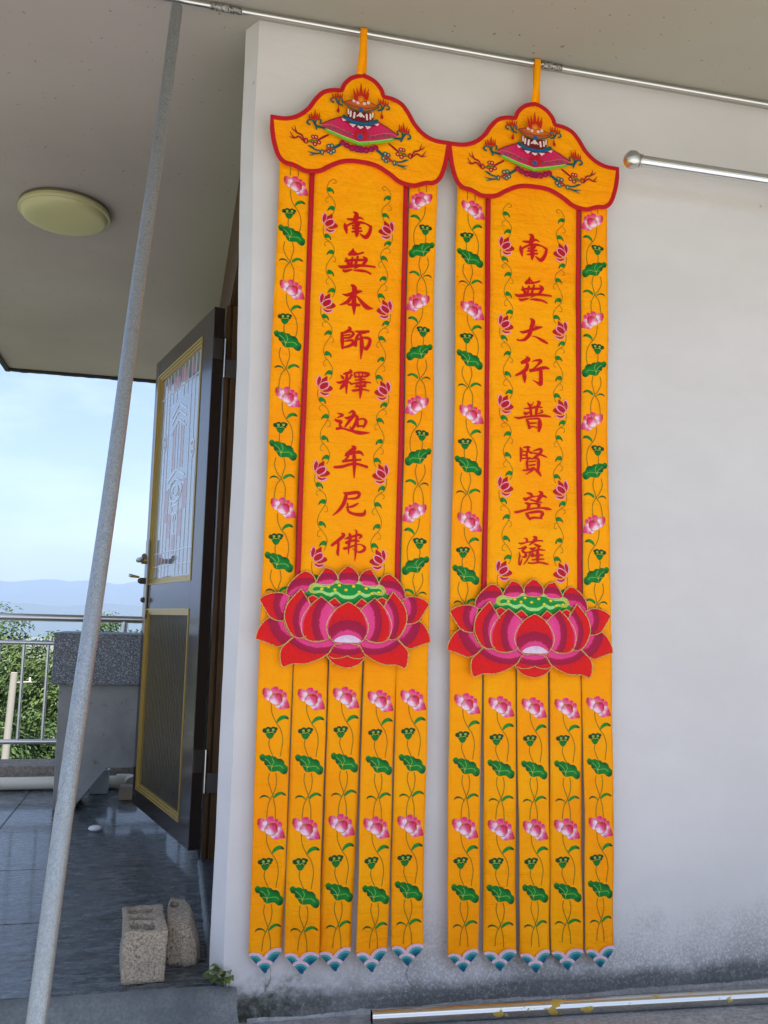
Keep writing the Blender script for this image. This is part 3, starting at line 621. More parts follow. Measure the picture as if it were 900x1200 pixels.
# ================================================================== banners
CLY = 2.405
def spline(pts, k=4, closed=False):
    n = len(pts); out = []
    rng = range(n) if closed else range(n-1)
    for i in rng:
        g = lambda j: pts[j % n] if closed else pts[max(0, min(n-1, j))]
        p0, p1, p2, p3 = g(i-1), g(i), g(i+1), g(i+2)
        for q in range(k):
            t = q/k; out.append(tuple(.5*((2*b_)+(-a_+c_)*t+(2*a_-5*b_+4*c_-d_)*t*t+(-a_+3*b_-3*c_+d_)*t**3) for a_, b_, c_, d_ in zip(p0, p1, p2, p3)))
    if not closed: out.append(tuple(pts[-1]))
    return out
class Emb:
    """embroidery: coloured shapes in banner coordinates (x from its centre line, z world), later wrapped onto the cloth"""
    def __init__(s): s.v = []; s.f = []; s.c = []; s.lay = 0; s.uv = []
    def _add(s, vs, fs, cs):
        b = len(s.v); o = .0008+.00013*s.lay; s.lay += 1
        s.v += [(x, o, z) for x, z in vs]; s.f += [tuple(i+b for i in f) for f in fs]; s.c += cs
    def shape(s, pts, anchors, step=None, k=3, pw=2.5):
        """anchors: one colour or [(x, z, colour)...]"""
        pts = spline(pts, k, True) if k > 1 else list(pts)
        xs_ = [p[0] for p in pts]; zs = [p[1] for p in pts]; vin = [Vector(p) for p in pts]
        if step is None: step = max(max(xs_)-min(xs_), max(zs)-min(zs))/7
        if isinstance(anchors, list):
            x_ = min(xs_)+step/2
            while x_ < max(xs_):
                z_ = min(zs)+step/2
                while z_ < max(zs): vin.append(Vector((x_, z_))); z_ += step
                x_ += step
        n = len(pts); r = delaunay_2d_cdt(vin, [(i, (i+1) % n) for i in range(n)], [], 1, 1e-7)
        def inside(pt):
            c = False; j = n-1
            for i in range(n):
                if (pts[i][1] > pt.y) != (pts[j][1] > pt.y) and pt.x < (pts[j][0]-pts[i][0])*(pt.y-pts[i][1])/(pts[j][1]-pts[i][1])+pts[i][0]: c = not c
                j = i
            return c
        fs = [f for f in r[2] if inside(sum((r[0][i] for i in f), Vector((0, 0)))/len(f))]
        used = sorted({i for f in fs for i in f}); mp_ = {a: i for i, a in enumerate(used)}
        vv = [tuple(r[0][i]) for i in used]
        def colr(p):
            if not isinstance(anchors, list): return anchors
            ws = 0; c = [0, 0, 0]
            for ax_, az, cc in anchors:
                w = 1/(((p[0]-ax_)**2+(p[1]-az)**2)**(pw/2)+1e-12); ws += w
                for q in range(3): c[q] += cc[q]*w
            return (c[0]/ws, c[1]/ws, c[2]/ws, 1)
        s._add(vv, [tuple(mp_[i] for i in f) for f in fs], [colr(p) for p in vv])
    def stroke(s, pts, col, k=5, wm=1.0, round_=True):
        """pts: (x, z, width) brush stroke"""
        p = spline(pts, k); vs = []; fs = []
        if round_:                                    # rounded ends
            def ext(a, c):
                d = Vector((a[0]-c[0], a[1]-c[1])); 
                if d.length < 1e-9: return None
                d.normalize(); return (a[0]+d.x*a[2]*.38, a[1]+d.y*a[2]*.38, a[2]*.45)
            e0, e1 = ext(p[0], p[1]), ext(p[-1], p[-2]); p = ([e0] if e0 else [])+p+([e1] if e1 else [])
        for i, q in enumerate(p):
            a, c = p[max(0, i-1)], p[min(len(p)-1, i+1)]; d = Vector((c[0]-a[0], c[1]-a[1]))
            if d.length < 1e-9: d = Vector((1, 0))
            d.normalize(); w = q[2]*wm*.5; vs += [(q[0]-d.y*w, q[1]+d.x*w), (q[0]+d.y*w, q[1]-d.x*w)]
        for i in range(len(p)-1): fs.append((2*i, 2*i+1, 2*i+3, 2*i+2))
        s._add(vs, fs, [col]*len(vs))
    def disc(s, x, z, r, col, n=12, rz=None):
        rz = rz or r; vs = [(x, z)]+[(x+r*math.cos(2*math.pi*i/n), z+rz*math.sin(2*math.pi*i/n)) for i in range(n)]
        s._add(vs, [(0, 1+(i+1) % n, 1+i) for i in range(n)], [col]*len(vs))
    def merged(s, o, dx=0, dz=0, sx=1, sz=1, cx=0, cz=0):
        b = len(s.v); s.v += [((x-cx)*sx+dx, y, (z-cz)*sz+dz) for x, y, z in o.v]; s.f += [tuple(i+b for i in f) for f in o.f]; s.c += o.c
    def moved(s, dx=0, dz=0, sx=1, sz=1, cx=0, cz=0): e = Emb(); e.merged(s, dx, dz, sx, sz, cx, cz); return e
def embobj(e, name, banner, parent, kind='body'):
    me = bpy.data.meshes.new(name); o_ = Vector(banner['o'])
    me.from_pydata([tuple(Vector(banner['warp'](x, y, z, kind))-o_) for x, y, z in e.v], [], e.f)
    bm = bmesh.new(); bm.from_mesh(me); bm.normal_update()
    for f in bm.faces:
        if f.normal.y > 0: f.normal_flip()
    bm.to_mesh(me); bm.free()
    ca = me.color_attributes.new('Col', 'FLOAT_COLOR', 'POINT')
    for i, c in enumerate(e.c): ca.data[i].color = (c[0], c[1], c[2], 1)
    return link(name, me, M['thread'], parent)
# pixel crop -> banner coordinates (banner plane), relative to a centre line
def tracer(ox, oy, sc, cx):
    def f(x, y, w=None):
        p = on(ox+x/sc, oy+y/sc, 1, CLY+.005)
        if w is None: return (p.x-cx, p.z)
        return (p.x-cx, p.z, w/sc*.00242)
    return f
def P_(f, s):                                            # "x,y x,y ..." -> traced points
    return [f(*map(float, q.split(','))) for q in s.split()]
LC, RC = .4655, 1.0085
RED, OLV = rgb(205, 8, 14), rgb(150, 112, 8)
G1, G2, G3, G4 = rgb(4, 120, 30), rgb(10, 140, 38), rgb(10, 70, 22), rgb(120, 170, 50)
HP, MG, WH, RD, PK = rgb(236, 42, 118), rgb(215, 20, 100), rgb(252, 226, 238), rgb(198, 2, 28), rgb(238, 105, 145)
# ---- streamer lotus unit, traced from the first streamer
f1 = tracer(298, 795, 12, 0); f2 = tracer(298, 880, 12, 0)
A0 = f1(280, 275)                                        # blossom centre
def anc(f, *a): return [(*f(x, y), c) for x, y, c in a]
blossom = Emb()
for s_, ac in (('230,155 265,118 322,114 332,150 305,195 258,200', anc(f1, (300, 130, HP), (270, 190, PK))),
               ('310,185 345,152 398,158 385,205 340,210', anc(f1, (370, 165, HP), (330, 200, PK))),
               ('395,205 430,188 452,222 442,268 400,268', anc(f1, (435, 205, HP), (410, 262, PK)))): blossom.shape(P_(f1, s_), ac)
blossom.shape(P_(f1, '110,190 120,142 160,130 215,152 245,188 238,232 205,300 178,304 140,270 118,230'), anc(f1, (122, 150, RD), (120, 200, RD), (155, 200, HP), (150, 250, HP), (200, 205, WH), (225, 200, WH), (190, 285, WH), (200, 160, PK)))
blossom.shape(P_(f1, '292,372 345,360 395,315 392,268 428,264 462,300 485,365 490,412 425,420 350,430 308,402'), anc(f1, (400, 300, WH), (375, 355, WH), (320, 385, WH), (440, 320, HP), (420, 375, HP), (360, 410, HP), (470, 340, RD), (480, 400, RD)))
blossom.shape(P_(f1, '208,275 255,222 330,203 382,225 388,280 365,335 310,366 250,352 214,312'), anc(f1, (375, 225, RD), (385, 280, RD), (320, 215, RD), (320, 255, HP), (340, 310, HP), (230, 275, PK), (260, 310, WH), (300, 340, WH), (240, 330, WH)))
blossom.stroke([f1(x, y, 7) for x, y in ((208, 275), (255, 222), (330, 203))], rgb(150, 110, 10)); blossom.stroke([f1(x, y, 7) for x, y in ((300, 375), (350, 360), (392, 300))], rgb(170, 120, 60))
seed = Emb()
seed.shape(P_(f1, '160,765 275,765 258,815 240,838 215,846 190,838 172,815'), G1)
for x, y, r in ((142, 728, 30), (192, 716, 38), (262, 714, 38), (298, 708, 24)): seed.disc(*f1(x, y), r/12*.00242, G3)
seed.shape(P_(f1, '150,740 300,735 275,770 160,768'), G3)
for x, y in ((188, 724), (262, 718)): seed.disc(*f1(x, y), 19/12*.00242, rgb(150, 175, 70))
seed.stroke([f1(x, y, 7) for x, y in ((165, 765), (195, 750), (215, 760), (240, 748), (270, 762))], rgb(190, 200, 60))
pad = Emb()
pad.shape(P_(f2, '68,72 88,45 120,36 150,60 200,50 240,70 290,72 322,104 370,104 412,140 425,185 462,215 468,260 447,310 405,324 368,302 340,277 290,281 240,287 200,262 178,215 140,182 133,142 93,132 74,100'),
          anc(f2, (110, 70, G2), (200, 120, G1), (300, 160, G2), (400, 250, G2), (240, 260, G1), (440, 290, G3), (150, 180, G3), (350, 110, G3), (90, 120, G3)), k=2)
for s_ in ('240,215 205,150 150,105', '240,215 268,160 262,130 245,98', '240,215 300,205 370,205 402,242', '240,215 200,200 172,198', '240,215 235,250 245,275'):
    pad.stroke([(*p, 8/12*.00242) for p in P_(f2, s_)], rgb(120, 185, 90))
pad.disc(*f2(240, 215), 12/12*.00242, rgb(210, 170, 20))
leafb = Emb(); leafb.shape(P_(f1, '312,628 318,580 358,533 420,514 468,540 480,572 420,565 360,590'), anc(f1, (330, 590, G2), (400, 540, G2), (470, 560, G3)), k=3)
pair = Emb()
pair.shape(P_(f2, '275,662 268,632 300,592 368,568 420,590 440,625 372,608 318,632'), anc(f2, (300, 620, G2), (360, 590, G2), (430, 612, rgb(80, 40, 20))))
pair.shape(P_(f2, '215,705 205,668 165,643 110,642 70,667 88,630 135,613 185,630 216,668'), anc(f2, (120, 630, G3), (170, 630, G1), (75, 660, rgb(80, 40, 20)), (210, 680, G1)))
def st(e, f, s_, w=11, c=OLV): e.stroke([(*p, w/12*.00242) for p in P_(f, s_)], c, 5, 1, False)
stemsA = Emb()
st(stemsA, f1, '235,350 238,450 265,540 312,630 360,700 388,790 395,890 375,1010 362,1090'); st(stemsA, f1, '212,840 200,920 220,1000 262,1100')
st(stemsA, f2, '208,300 193,400 215,500 252,610 270,700 288,800 290,950'); st(stemsA, f2, '295,300 310,400 290,530 240,640 200,720 178,820 168,930')
# ---- side-panel unit: the same embroidery with shorter stems, traced from the left panel
f3 = tracer(316, 200, 12, 0); A3 = f3(365, 228); PIT = .3095
K = .88
def rel(e, a, b_): return e.moved(b_[0], b_[1], K, K, a[0], a[1])           # anchor a of the motif onto point b_
blossomS = blossom.moved(0, 0, .97, .97, *A0)
seedS = seed.moved(0, 0, 1, 1, *f1(215, 760)); padS = pad.moved(0, 0, 1.03, 1.03, *f2(265, 180)); leafS = leafb.moved(0, 0, .93, .95, *f1(312, 628)); pairS = pair.moved(0, 0, 1, 1, *f2(240, 650))
offs = {k_: (f3(x, y)[0]-A3[0], f3(x, y)[1]-A3[1]) for k_, (x, y) in dict(seed=(282, 622), pad=(318, 922), leaf=(368, 520)).items()}
CR = (-.005, -.228)                                       # crossing of the stems below the blossom
stemsS = Emb()
def rs(e, pts, w=.0023): e.stroke([(x, z, w) for x, z in pts], OLV, 6, 1, False)
o1 = lambda x, y: (f3(x, y)[0]-A3[0], f3(x, y)[1]-A3[1])
rs(stemsS, [o1(305, 290), o1(312, 400), o1(345, 490), o1(370, 525), o1(425, 610), o1(450, 700), o1(450, 790), o1(430, 880)])
rs(stemsS, [o1(278, 690), o1(270, 750), o1(280, 830)])
pz = lambda a: (a[0], a[1])
rs(stemsS, [(-.022, -.170), (-.025, -.192), (-.016, -.214), CR, (.006, -.250), (.007, -.275), (.004, -.305)])
rs(stemsS, [(.000, -.170), (.004, -.192), (-.001, -.212), CR, (-.017, -.245), (-.022, -.270), (-.023, -.300)])
# ---- inner vine, traced; one period
f5 = tracer(365, 205, 12, 0); A5 = f5(240, 690); VP = .2405
VG = rgb(5, 120, 40); VD = rgb(20, 60, 20); VW = rgb(240, 165, 180); VM = rgb(190, 10, 50); VR = rgb(190, 10, 25)
vflower = Emb()
vflower.shape(P_(f5, '200,622 245,590 292,568 286,640 240,655 178,702'), VR)
vflower.shape(P_(f5, '140,620 163,562 192,550 217,598 202,650 165,702 148,680'), VW, k=3); vflower.shape(P_(f5, '152,622 174,574 193,564 209,602 196,650 164,690'), anc(f5, (185, 600, VM), (170, 660, VM), (180, 640, VR)), k=2)
vflower.shape(P_(f5, '235,762 300,700 350,708 368,748 315,772 260,775'), VR)
vflower.shape(P_(f5, '178,758 240,788 322,788 328,815 262,838 200,802'), VW); vflower.shape(P_(f5, '195,768 250,794 312,794 312,808 255,822 212,800'), anc(f5, (250, 800, VM), (290, 800, VR)), k=2)
vflower.shape(P_(f5, '178,692 220,650 282,634 322,662 312,718 255,745 200,748'), VW); vflower.shape(P_(f5, '186,698 226,660 284,648 306,668 298,706 252,734 206,740'), anc(f5, (270, 680, VM), (220, 710, VR), (250, 700, VR)), k=2)
for q in ('200,640 170,700', '190,745 240,755 300,745'): vflower.stroke([(*p, 5/12*.00242) for p in P_(f5, q)], rgb(230, 130, 60))
def vleafR(e, x, y):
    e.shape(P_(f5, ' '.join('%g,%g' % (x+a, y+c) for a, c in ((-45, 0), (-38, -42), (-5, -45), (35, -15), (50, 32), (40, 44), (22, 12), (-20, 15)))), anc(f5, (x-20, y-20, VG), (x+45, y+38, VD), (x+10, y, G2)))
def vleafL(e, x, y):
    e.shape(P_(f5, ' '.join('%g,%g' % (x+a, y+c) for a, c in ((53, 0), (38, -30), (-2, -36), (-37, -5), (-52, 40), (-22, 15), (28, 25), (48, 30)))), anc(f5, (x+20, y-5, VG), (x-48, y+35, VD), (x+10, y, G2)))
vine = Emb()
st(vine, f5, '165,740 165,830 195,910 250,955 305,1020 318,1100 280,1180 225,1260 200,1340 220,1430 290,1520 330,1610 312,1700 285,1744', 9)
for q in ('250,955 200,958 183,995 208,1020', '300,1150 335,1190 330,1240 300,1235', '245,1465 205,1500 205,1550 238,1560'): st(vine, f5, q, 7)
vleafR(vine, 225, 890); vleafL(vine, 262, 1108); vleafR(vine, 262, 1404); vleafL(vine, 272, 1654)
vtop = Emb()
st(vtop, f5, '300,140 345,125 335,95 300,80 245,125 215,205 238,290 305,370 332,440 310,540 285,582', 9); st(vtop, f5, '245,320 202,358 208,400 240,398', 7)
vleafR(vtop, 265, 240); vleafL(vtop, 272, 490)
vend = Emb(); st(vend, f5, '165,740 160,830 185,930 205,985', 9); vleafR(vend, 225, 960)
# ---- wave ends of the streamers
f8 = tracer(286, 1050, 6.923, 0); WPK, WT, WT2, WB = rgb(232, 190, 200), rgb(80, 165, 160), rgb(30, 120, 125), rgb(10, 85, 120)
wave = Emb(); W0 = f8(161, 488); hwv = .0435
tipz = f8(148, 634)[1]-W0[1]
def clipw(pts):                                           # keep within the pointed end
    out = []
    for x, z in pts:
        lim = hwv*(1-max(0, (-z-.002))/(-tipz-.002)); out.append((max(-lim, min(lim, x)), max(z, tipz)))
    return out
for cx_, cz_, r_ in ((-.030, -.020, .030), (.027, -.018, .034), (-.002, -.0375, .030)):
    for rr, c_ in ((1, WPK), (.72, WT), (.52, WT2), (.30, WB)):
        pts = [(cx_+r_*rr*math.cos(a*math.pi/14), cz_+r_*rr*.82*math.sin(a*math.pi/14)) for a in range(15)]
        q_ = rr*(.6 if cx_ < -.01 or cx_ > .01 else 1); low_ = [(cx_-r_*rr*.85, cz_-.018*q_), (cx_-r_*rr*.4, cz_-.030*q_), (cx_+r_*rr*.4, cz_-.030*q_), (cx_+r_*rr*.85, cz_-.018*q_)]
        pts = clipw(pts+low_)
        q = []
        for p in pts:
            if not q or (Vector(p)-Vector(q[-1])).length > 2e-4: q.append(p)
        wave.shape(q, [(cx_, cz_, c_)], step=.005, k=1)
# ---- calligraphy: brush strokes x,y,width in crop pixels
GL = {
 'nan': (395, 243, 13.33, '155,185,20 230,195,36 300,190,30 350,165,32 412,192,14|248,75,10 300,105,50 290,180,60 268,250,42|118,258,22 130,320,50 150,415,18|140,302,28 230,255,25 350,240,36 450,262,20 525,312,34|525,308,34 503,400,44 440,478,50 350,415,10|240,300,26 265,285,18|300,250,20 300,300,50 305,400,55 300,472,16|235,335,25 372,330,25|230,390,24 385,378,24|345,265,30 325,300,22'),
 'wu': (395, 243, 13.33, '250,650,14 232,710,48 185,745,42|200,740,35 300,742,28 410,712,22|260,690,20 300,735,25|120,850,26 200,835,30 300,832,35 455,830,28|132,798,16 160,850,40 178,905,36|238,790,26 215,905,32|320,775,26 280,910,34|400,780,14 450,828,44 395,910,30|15,918,12 80,945,42 300,922,38 450,926,30 590,945,22|85,990,20 120,1010,38 230,985,16|330,930,30 262,972,10|252,1000,14 350,1003,34 450,1018,28 522,1058,22'),
 'ben': (390, 325, 12, '128,250,12 190,265,34 300,235,45 350,218,36 405,210,14|252,122,22 295,165,56 292,300,45 290,400,52 290,538,12|265,260,25 205,355,40 88,406,10|325,278,14 420,390,48 480,440,50 558,456,10|205,400,20 290,400,40 368,408,26'),
 'shi': (390, 325, 12, '215,712,20 236,742,36 160,790,28 105,792,14|120,790,25 124,900,42 126,1020,20|180,782,20 250,778,25 282,808,32 235,858,26 150,868,20|140,832,16 235,820,18|160,912,15 265,900,30 272,950,36 205,985,28 130,1005,22|305,770,12 400,785,40 502,772,26|390,800,24 330,850,30 310,980,34|330,890,18 430,860,25 512,882,36 502,960,36 458,1020,36 428,985,10|390,830,24 400,950,46 385,1162,12'),
 'shi2': (388, 425, 13.33, '285,122,18 302,155,38 190,188,22|148,212,20 182,252,38|315,200,34 285,240,18|75,310,12 130,322,32 230,282,30 300,245,20|240,180,30 235,300,40 232,492,16|236,310,35 172,378,42 135,422,18|250,300,20 322,350,22|352,180,18 372,240,30|350,175,18 450,165,24 578,188,34 538,225,28|380,235,20 540,225,22|425,172,15 430,232,15|482,170,15 482,230,15|368,285,18 522,272,18|455,230,40 450,300,30|290,345,12 400,330,22 500,315,26 615,326,14|385,345,20 402,372,22|532,335,24 498,365,18|365,388,18 530,375,28|315,445,14 360,447,30 480,430,20 585,452,16|450,320,26 455,430,42 443,572,12'),
 'jia': (388, 425, 13.33, '90,795,10 175,825,36 88,866,10|55,890,20 90,915,36 152,930,38 130,970,30 150,1020,34|80,1038,36 180,1035,24 300,1070,30 440,1105,46 592,1106,12|205,860,12 260,872,38 370,835,30 402,882,44 370,970,40 315,1045,30 285,1000,10|270,802,10 325,765,30 352,812,46 292,900,40 210,1012,20|402,905,24 412,1012,30|400,905,20 490,885,22 536,930,36 495,1022,24|410,1000,24 500,1000,24'),
 'mou': (385, 515, 8, '210,65,6 240,85,30 172,140,28 152,152,12|155,155,18 230,130,20 290,125,24 322,157,9|185,162,14 150,196,14|130,208,20 200,200,18 298,194,14|50,262,18 120,258,22 240,232,18 358,263,20|235,150,25 238,230,27 235,366,7'),
 'ni': (385, 515, 8, '135,500,7 168,510,22 270,500,24 282,530,22 250,555,18 168,560,10|165,510,22 140,600,27 90,670,20 38,713,7|275,600,10 222,630,18 160,640,7|175,600,10 180,670,18 230,700,20 322,705,27 341,658,5'),
 'fo': (385, 615, 18, '275,185,30 318,225,50 180,350,52 58,440,42|205,370,40 200,500,42 188,600,48 206,660,14|338,300,14 420,272,34 520,245,36 640,215,42 690,245,36 640,292,22|365,385,46 430,352,40 550,330,36 642,348,26|320,505,46 370,495,40 460,470,30 560,430,24 660,415,14 758,470,42 742,540,46 650,580,32 560,550,14 500,500,9|435,185,30 452,260,56 430,400,46 415,622,12|548,110,14 586,150,30 575,300,36 570,550,42 550,768,10'),
 'da': (598, 370, 13.33, '148,245,12 200,260,36 330,225,40 430,190,42 502,180,12|370,150,7 430,182,20|305,45,10 352,90,60 330,180,50 300,290,50 222,375,40 130,390,18|130,370,10 105,382,30|330,320,5 400,335,20 500,390,42 578,436,26'),
 'xing': (598, 370, 13.33, '250,650,30 272,690,60 168,742,42|262,755,40 240,840,52 160,900,40 78,937,26|205,880,40 210,960,56 215,1056,14|335,725,7 380,705,20 470,710,46 420,775,24 350,840,18|298,865,46 400,850,40 520,820,42 592,836,24|465,850,45 465,1000,52 458,1080,50 400,1050,24 335,1010,5'),
 'pu': (598, 465, 18, '345,140,24 402,205,60|480,120,8 430,200,26|540,100,10 592,135,62 560,205,50|270,260,18 400,255,36 540,225,40 660,240,18|405,230,42 420,400,46|540,220,52 520,400,46|262,330,14 300,372,52 400,335,14|620,290,24 660,332,30 560,370,18|60,445,18 150,465,38 300,440,36 500,420,32 700,415,46 836,440,18|310,490,20 350,560,50 375,690,40|330,490,24 480,480,30 580,480,36 596,560,74 592,650,72 570,750,36|380,575,30 520,570,24|370,672,38 450,645,24 540,672,20'),
 'xian': (598, 518, 18, '185,120,18 200,250,46 190,422,28|240,130,15 350,122,42 395,130,18|340,130,50 352,200,52|220,222,22 340,215,26 420,242,46|230,290,24 335,290,30|220,362,24 400,350,28|320,230,36 325,350,36|205,150,16 250,200,12|455,205,18 530,180,30 610,165,46 632,210,46 560,290,46 430,372,24|430,242,26 540,260,30 640,290,32 752,336,18|340,380,30 325,470,46 342,580,34|350,375,20 450,360,20 560,370,42 572,480,56 566,605,38|370,432,24 512,415,24|370,508,24 500,490,28|240,612,28 330,605,30 480,560,40|450,590,50 380,650,24 308,696,16|490,580,36 572,650,52 626,728,26'),
 'pu2': (598, 570, 18, '325,145,18 410,170,52 452,230,40|265,250,30 300,285,52 400,240,36 540,215,20 680,210,42 752,246,18|570,115,10 642,150,60 600,250,62 540,335,50|400,290,30 520,320,30 648,350,18|290,355,18 372,390,60 350,470,42|360,380,30 500,370,26 592,400,52 560,440,30|75,545,32 130,550,42 300,505,36 500,470,28 650,465,30 760,480,46 842,496,18|300,560,14 342,620,52 402,712,28|340,570,24 480,550,46 600,540,42 662,580,52 620,662,40|390,690,36 500,665,36 652,690,18'),
 'sa': (598, 622, 18, '168,260,16 220,275,32 350,245,22 450,238,25|430,262,20 560,215,28 668,220,26|275,155,8 340,185,36 335,240,30|470,125,20 522,160,60 460,250,42 378,312,8|162,380,18 240,370,26 320,345,42 240,430,36 312,480,42 300,550,46 228,556,10|170,450,10 190,530,30 170,620,26 186,725,36 240,590,12|490,280,20 560,320,46 632,330,18|390,370,14 450,390,46 522,360,18|600,330,30 570,390,36|328,460,14 400,455,28 500,425,26 600,405,30 712,420,16|402,470,26 352,600,24 268,717,14|462,480,42 430,540,46|430,545,30 550,520,30 668,520,26|440,622,24 560,610,26 688,605,22|555,430,46 560,530,60 555,650,40|355,685,22 450,690,24 600,675,28 700,695,32 772,712,24'),
}
def glyph(key, cx, dxp=0, dyp=0, parts=None, wmul=1.0):
    ox, oy, sc, s_ = GL[key]; f = tracer(ox+dxp, oy+dyp, sc, cx); e = Emb()
    for q in s_.split('|'): e.stroke([f(*map(float, p.split(','))) for p in q.split()], RED, 5, wmul)
    return e
# ---- head emblem: left half and middle pieces
fe = tracer(335, 95, 10, LC)
ECX = fe(855, 410)[0]
MRN, TEAL, BLU, LIM, CRM, ORG, GRY = rgb(160, 8, 40), rgb(15, 90, 90), rgb(10, 95, 160), rgb(110, 195, 50), rgb(225, 20, 95), rgb(230, 120, 20), rgb(190, 60, 90)
FLM = rgb(200, 40, 12)
def emblem():
    e = Emb(); mir = Emb(); w = lambda v: v/10*.00248
    def S(t, s_, c, wd, k=5):
        pts = []
        for q in s_.split():
            a = list(map(float, q.split(','))); p = fe(a[0], a[1]); pts.append((*p, 1.25*w(a[2] if len(a) > 2 else wd)))
        t.stroke(pts, c, k)
    # side pieces (mirrored later)
    m_ = mir
    S(m_, '490,655,16 440,680,20 370,715,18', MRN, 18)
    for x, y in ((312, 680), (345, 682), (378, 748), (332, 768), (300, 735)): m_.disc(*fe(x, y), w(27), MRN); m_.disc(*fe(x, y), w(13), rgb(240, 150, 110))
    S(m_, '245,740,20 350,722,18', rgb(110, 120, 20), 18); m_.disc(*fe(228, 730), w(26), MRN, rz=w(38)); m_.disc(*fe(228, 732), w(12), ORG, rz=w(22))
    for q in ('210,740,10 180,665,15 120,632,15 95,550,3', '120,632,12 75,600,10 58,570,3', '215,755,12 150,685,16 90,700,14 30,680,3', '90,700,12 60,660,10 38,620,3'): S(m_, q, MRN, 12)
    S(m_, '625,775,28 555,815,24', TEAL, 25)
    for x, y in ((490, 795), (530, 790), (548, 850), (515, 870), (485, 850)): m_.disc(*fe(x, y), w(28), TEAL); m_.disc(*fe(x, y), w(13), rgb(200, 170, 120))
    S(m_, '430,862,14 500,832,22 520,815,12', rgb(190, 40, 20), 16); m_.disc(*fe(415, 868), w(24), TEAL, rz=w(36)); m_.disc(*fe(415, 868), w(11), rgb(190, 160, 90), rz=w(20))
    for q in ('400,855,12 330,835,16 245,788,4', '400,880,12 330,885,16 245,858,4', '330,888,14 265,908,5', '330,835,12 285,800,12 250,790,4'): S(m_, q, TEAL, 12)
    def finial(dx, dy, c, tassel):
        S(m_, f'{270+dx},{545+dy},20 {240+dx},{522+dy},18 {262+dx},{488+dy},15 {308+dx},{500+dy},18 {345+dx},{560+dy},24 {400+dx},{575+dy},22 {450+dx},{590+dy},14', c, 18)
        S(m_, f'{390+dx},{528+dy},16 {402+dx},{492+dy},14 {362+dx},{480+dy},14 {335+dx},{520+dy},18 {350+dx},{600+dy},16', c, 18)
        for q in (f'{270+dx},{470+dy},24 {262+dx},{420+dy},4', f'{298+dx},{470+dy},24 {288+dx},{405+dy},4', f'{322+dx},{475+dy},30 {338+dx},{372+dy},4', f'{352+dx},{475+dy},24 {358+dx},{410+dy},4', f'{375+dx},{475+dy},20 {386+dx},{405+dy},4'): S(m_, q, FLM, 20)
    finial(0, 0, TEAL, 0)
    S(m_, '548,285,18 515,262,15 535,235,14 575,245,16 602,300,20 650,325,14', TEAL, 15); S(m_, '645,285,15 652,258,12 622,248,12 602,300,14', TEAL, 15)
    for q in ('545,228,20 530,185,3', '572,228,20 565,180,3', '596,232,24 595,160,3', '618,230,20 630,185,3', '640,235,18 655,182,3'): S(m_, q, FLM, 18)
    S(m_, '603,315,7 605,350,10 600,385,30 598,400,24', rgb(185, 20, 20), 10)
    e.merged(mir); e.merged(mir, ECX, 0, -1, 1, ECX, 0); e.lay = mir.lay+2
    for x, y, r in ((650, 762, 34), (700, 795, 38), (760, 825, 42), (820, 838, 44)):
        for p in (fe(x, y), (2*ECX-fe(x, y)[0], fe(x, y)[1])): e.disc(*p, w(r), rgb(150, 10, 65)); e.disc(p[0], p[1]-w(8), w(r*.4), rgb(190, 30, 90))
    e.disc(*fe(860, 845), w(44), rgb(150, 15, 75))
    def M2(s_, extra=''):                                 # half outline, mirrored to the right
        l = P_(fe, s_); return l+[(2*ECX-x, z) for x, z in reversed(l)]
    ac = [(*fe(470, 580), GRY), (*fe(600, 640), GRY), (2*ECX-fe(470, 580)[0], fe(470, 580)[1], GRY), (2*ECX-fe(600, 640)[0], fe(600, 640)[1], GRY), (*fe(650, 520), CRM), (2*ECX-fe(650, 520)[0], fe(650, 520)[1], CRM), (*fe(860, 650), rgb(200, 30, 80)), (*fe(860, 560), CRM)]
    e.shape(M2('400,548 500,505 580,480 650,458 760,470 855,500')[:6]+[(2*ECX-x, z) for x, z in P_(fe, '760,470 650,458 580,480 500,505 400,548')]+[(2*ECX-x, z) for x, z in P_(fe, '455,608 560,655 700,712')]+P_(fe, '860,772 700,712 560,655 455,608'), ac, k=1)
    for s_, c, wd in (('400,548 500,505 580,480 660,458', rgb(150, 15, 30), 12), ('400,560 520,560 700,640 857,700', rgb(235, 90, 110), 9), ('455,618 560,664 700,724 862,784', LIM, 38), ('470,612 560,652 700,710 860,768', rgb(170, 220, 110), 12)):
        l = [(*p, w(wd)) for p in P_(fe, s_)]; e.stroke(l, c); e.stroke([(2*ECX-x, z, q) for x, z, q in l], c)
    for x, y in ((500, 590), (560, 600), (620, 622), (680, 650), (735, 665)):
        for p in (fe(x, y), (2*ECX-fe(x, y)[0], fe(x, y)[1])): e.disc(*p, w(15), rgb(50, 95, 90)); e.disc(*p, w(6), rgb(200, 60, 50))
    for s_ in ('795,700,26 788,645,4', '820,720,30 808,620,4', '845,690,30 842,610,4', '870,690,30 876,610,4', '895,720,30 905,620,4', '915,700,26 925,645,4'): S(e, s_, rgb(200, 30, 30), 20)
    e.disc(*fe(850, 705), w(31), BLU)
    l = P_(fe, '690,385 760,400 855,420'); e.shape(l+[(2*ECX-x, z) for x, z in P_(fe, '760,400 690,385')]+[(2*ECX-x, z) for x, z in P_(fe, '705,470 770,520')]+P_(fe, '855,530 770,520 705,470'), rgb(120, 20, 30), k=1)
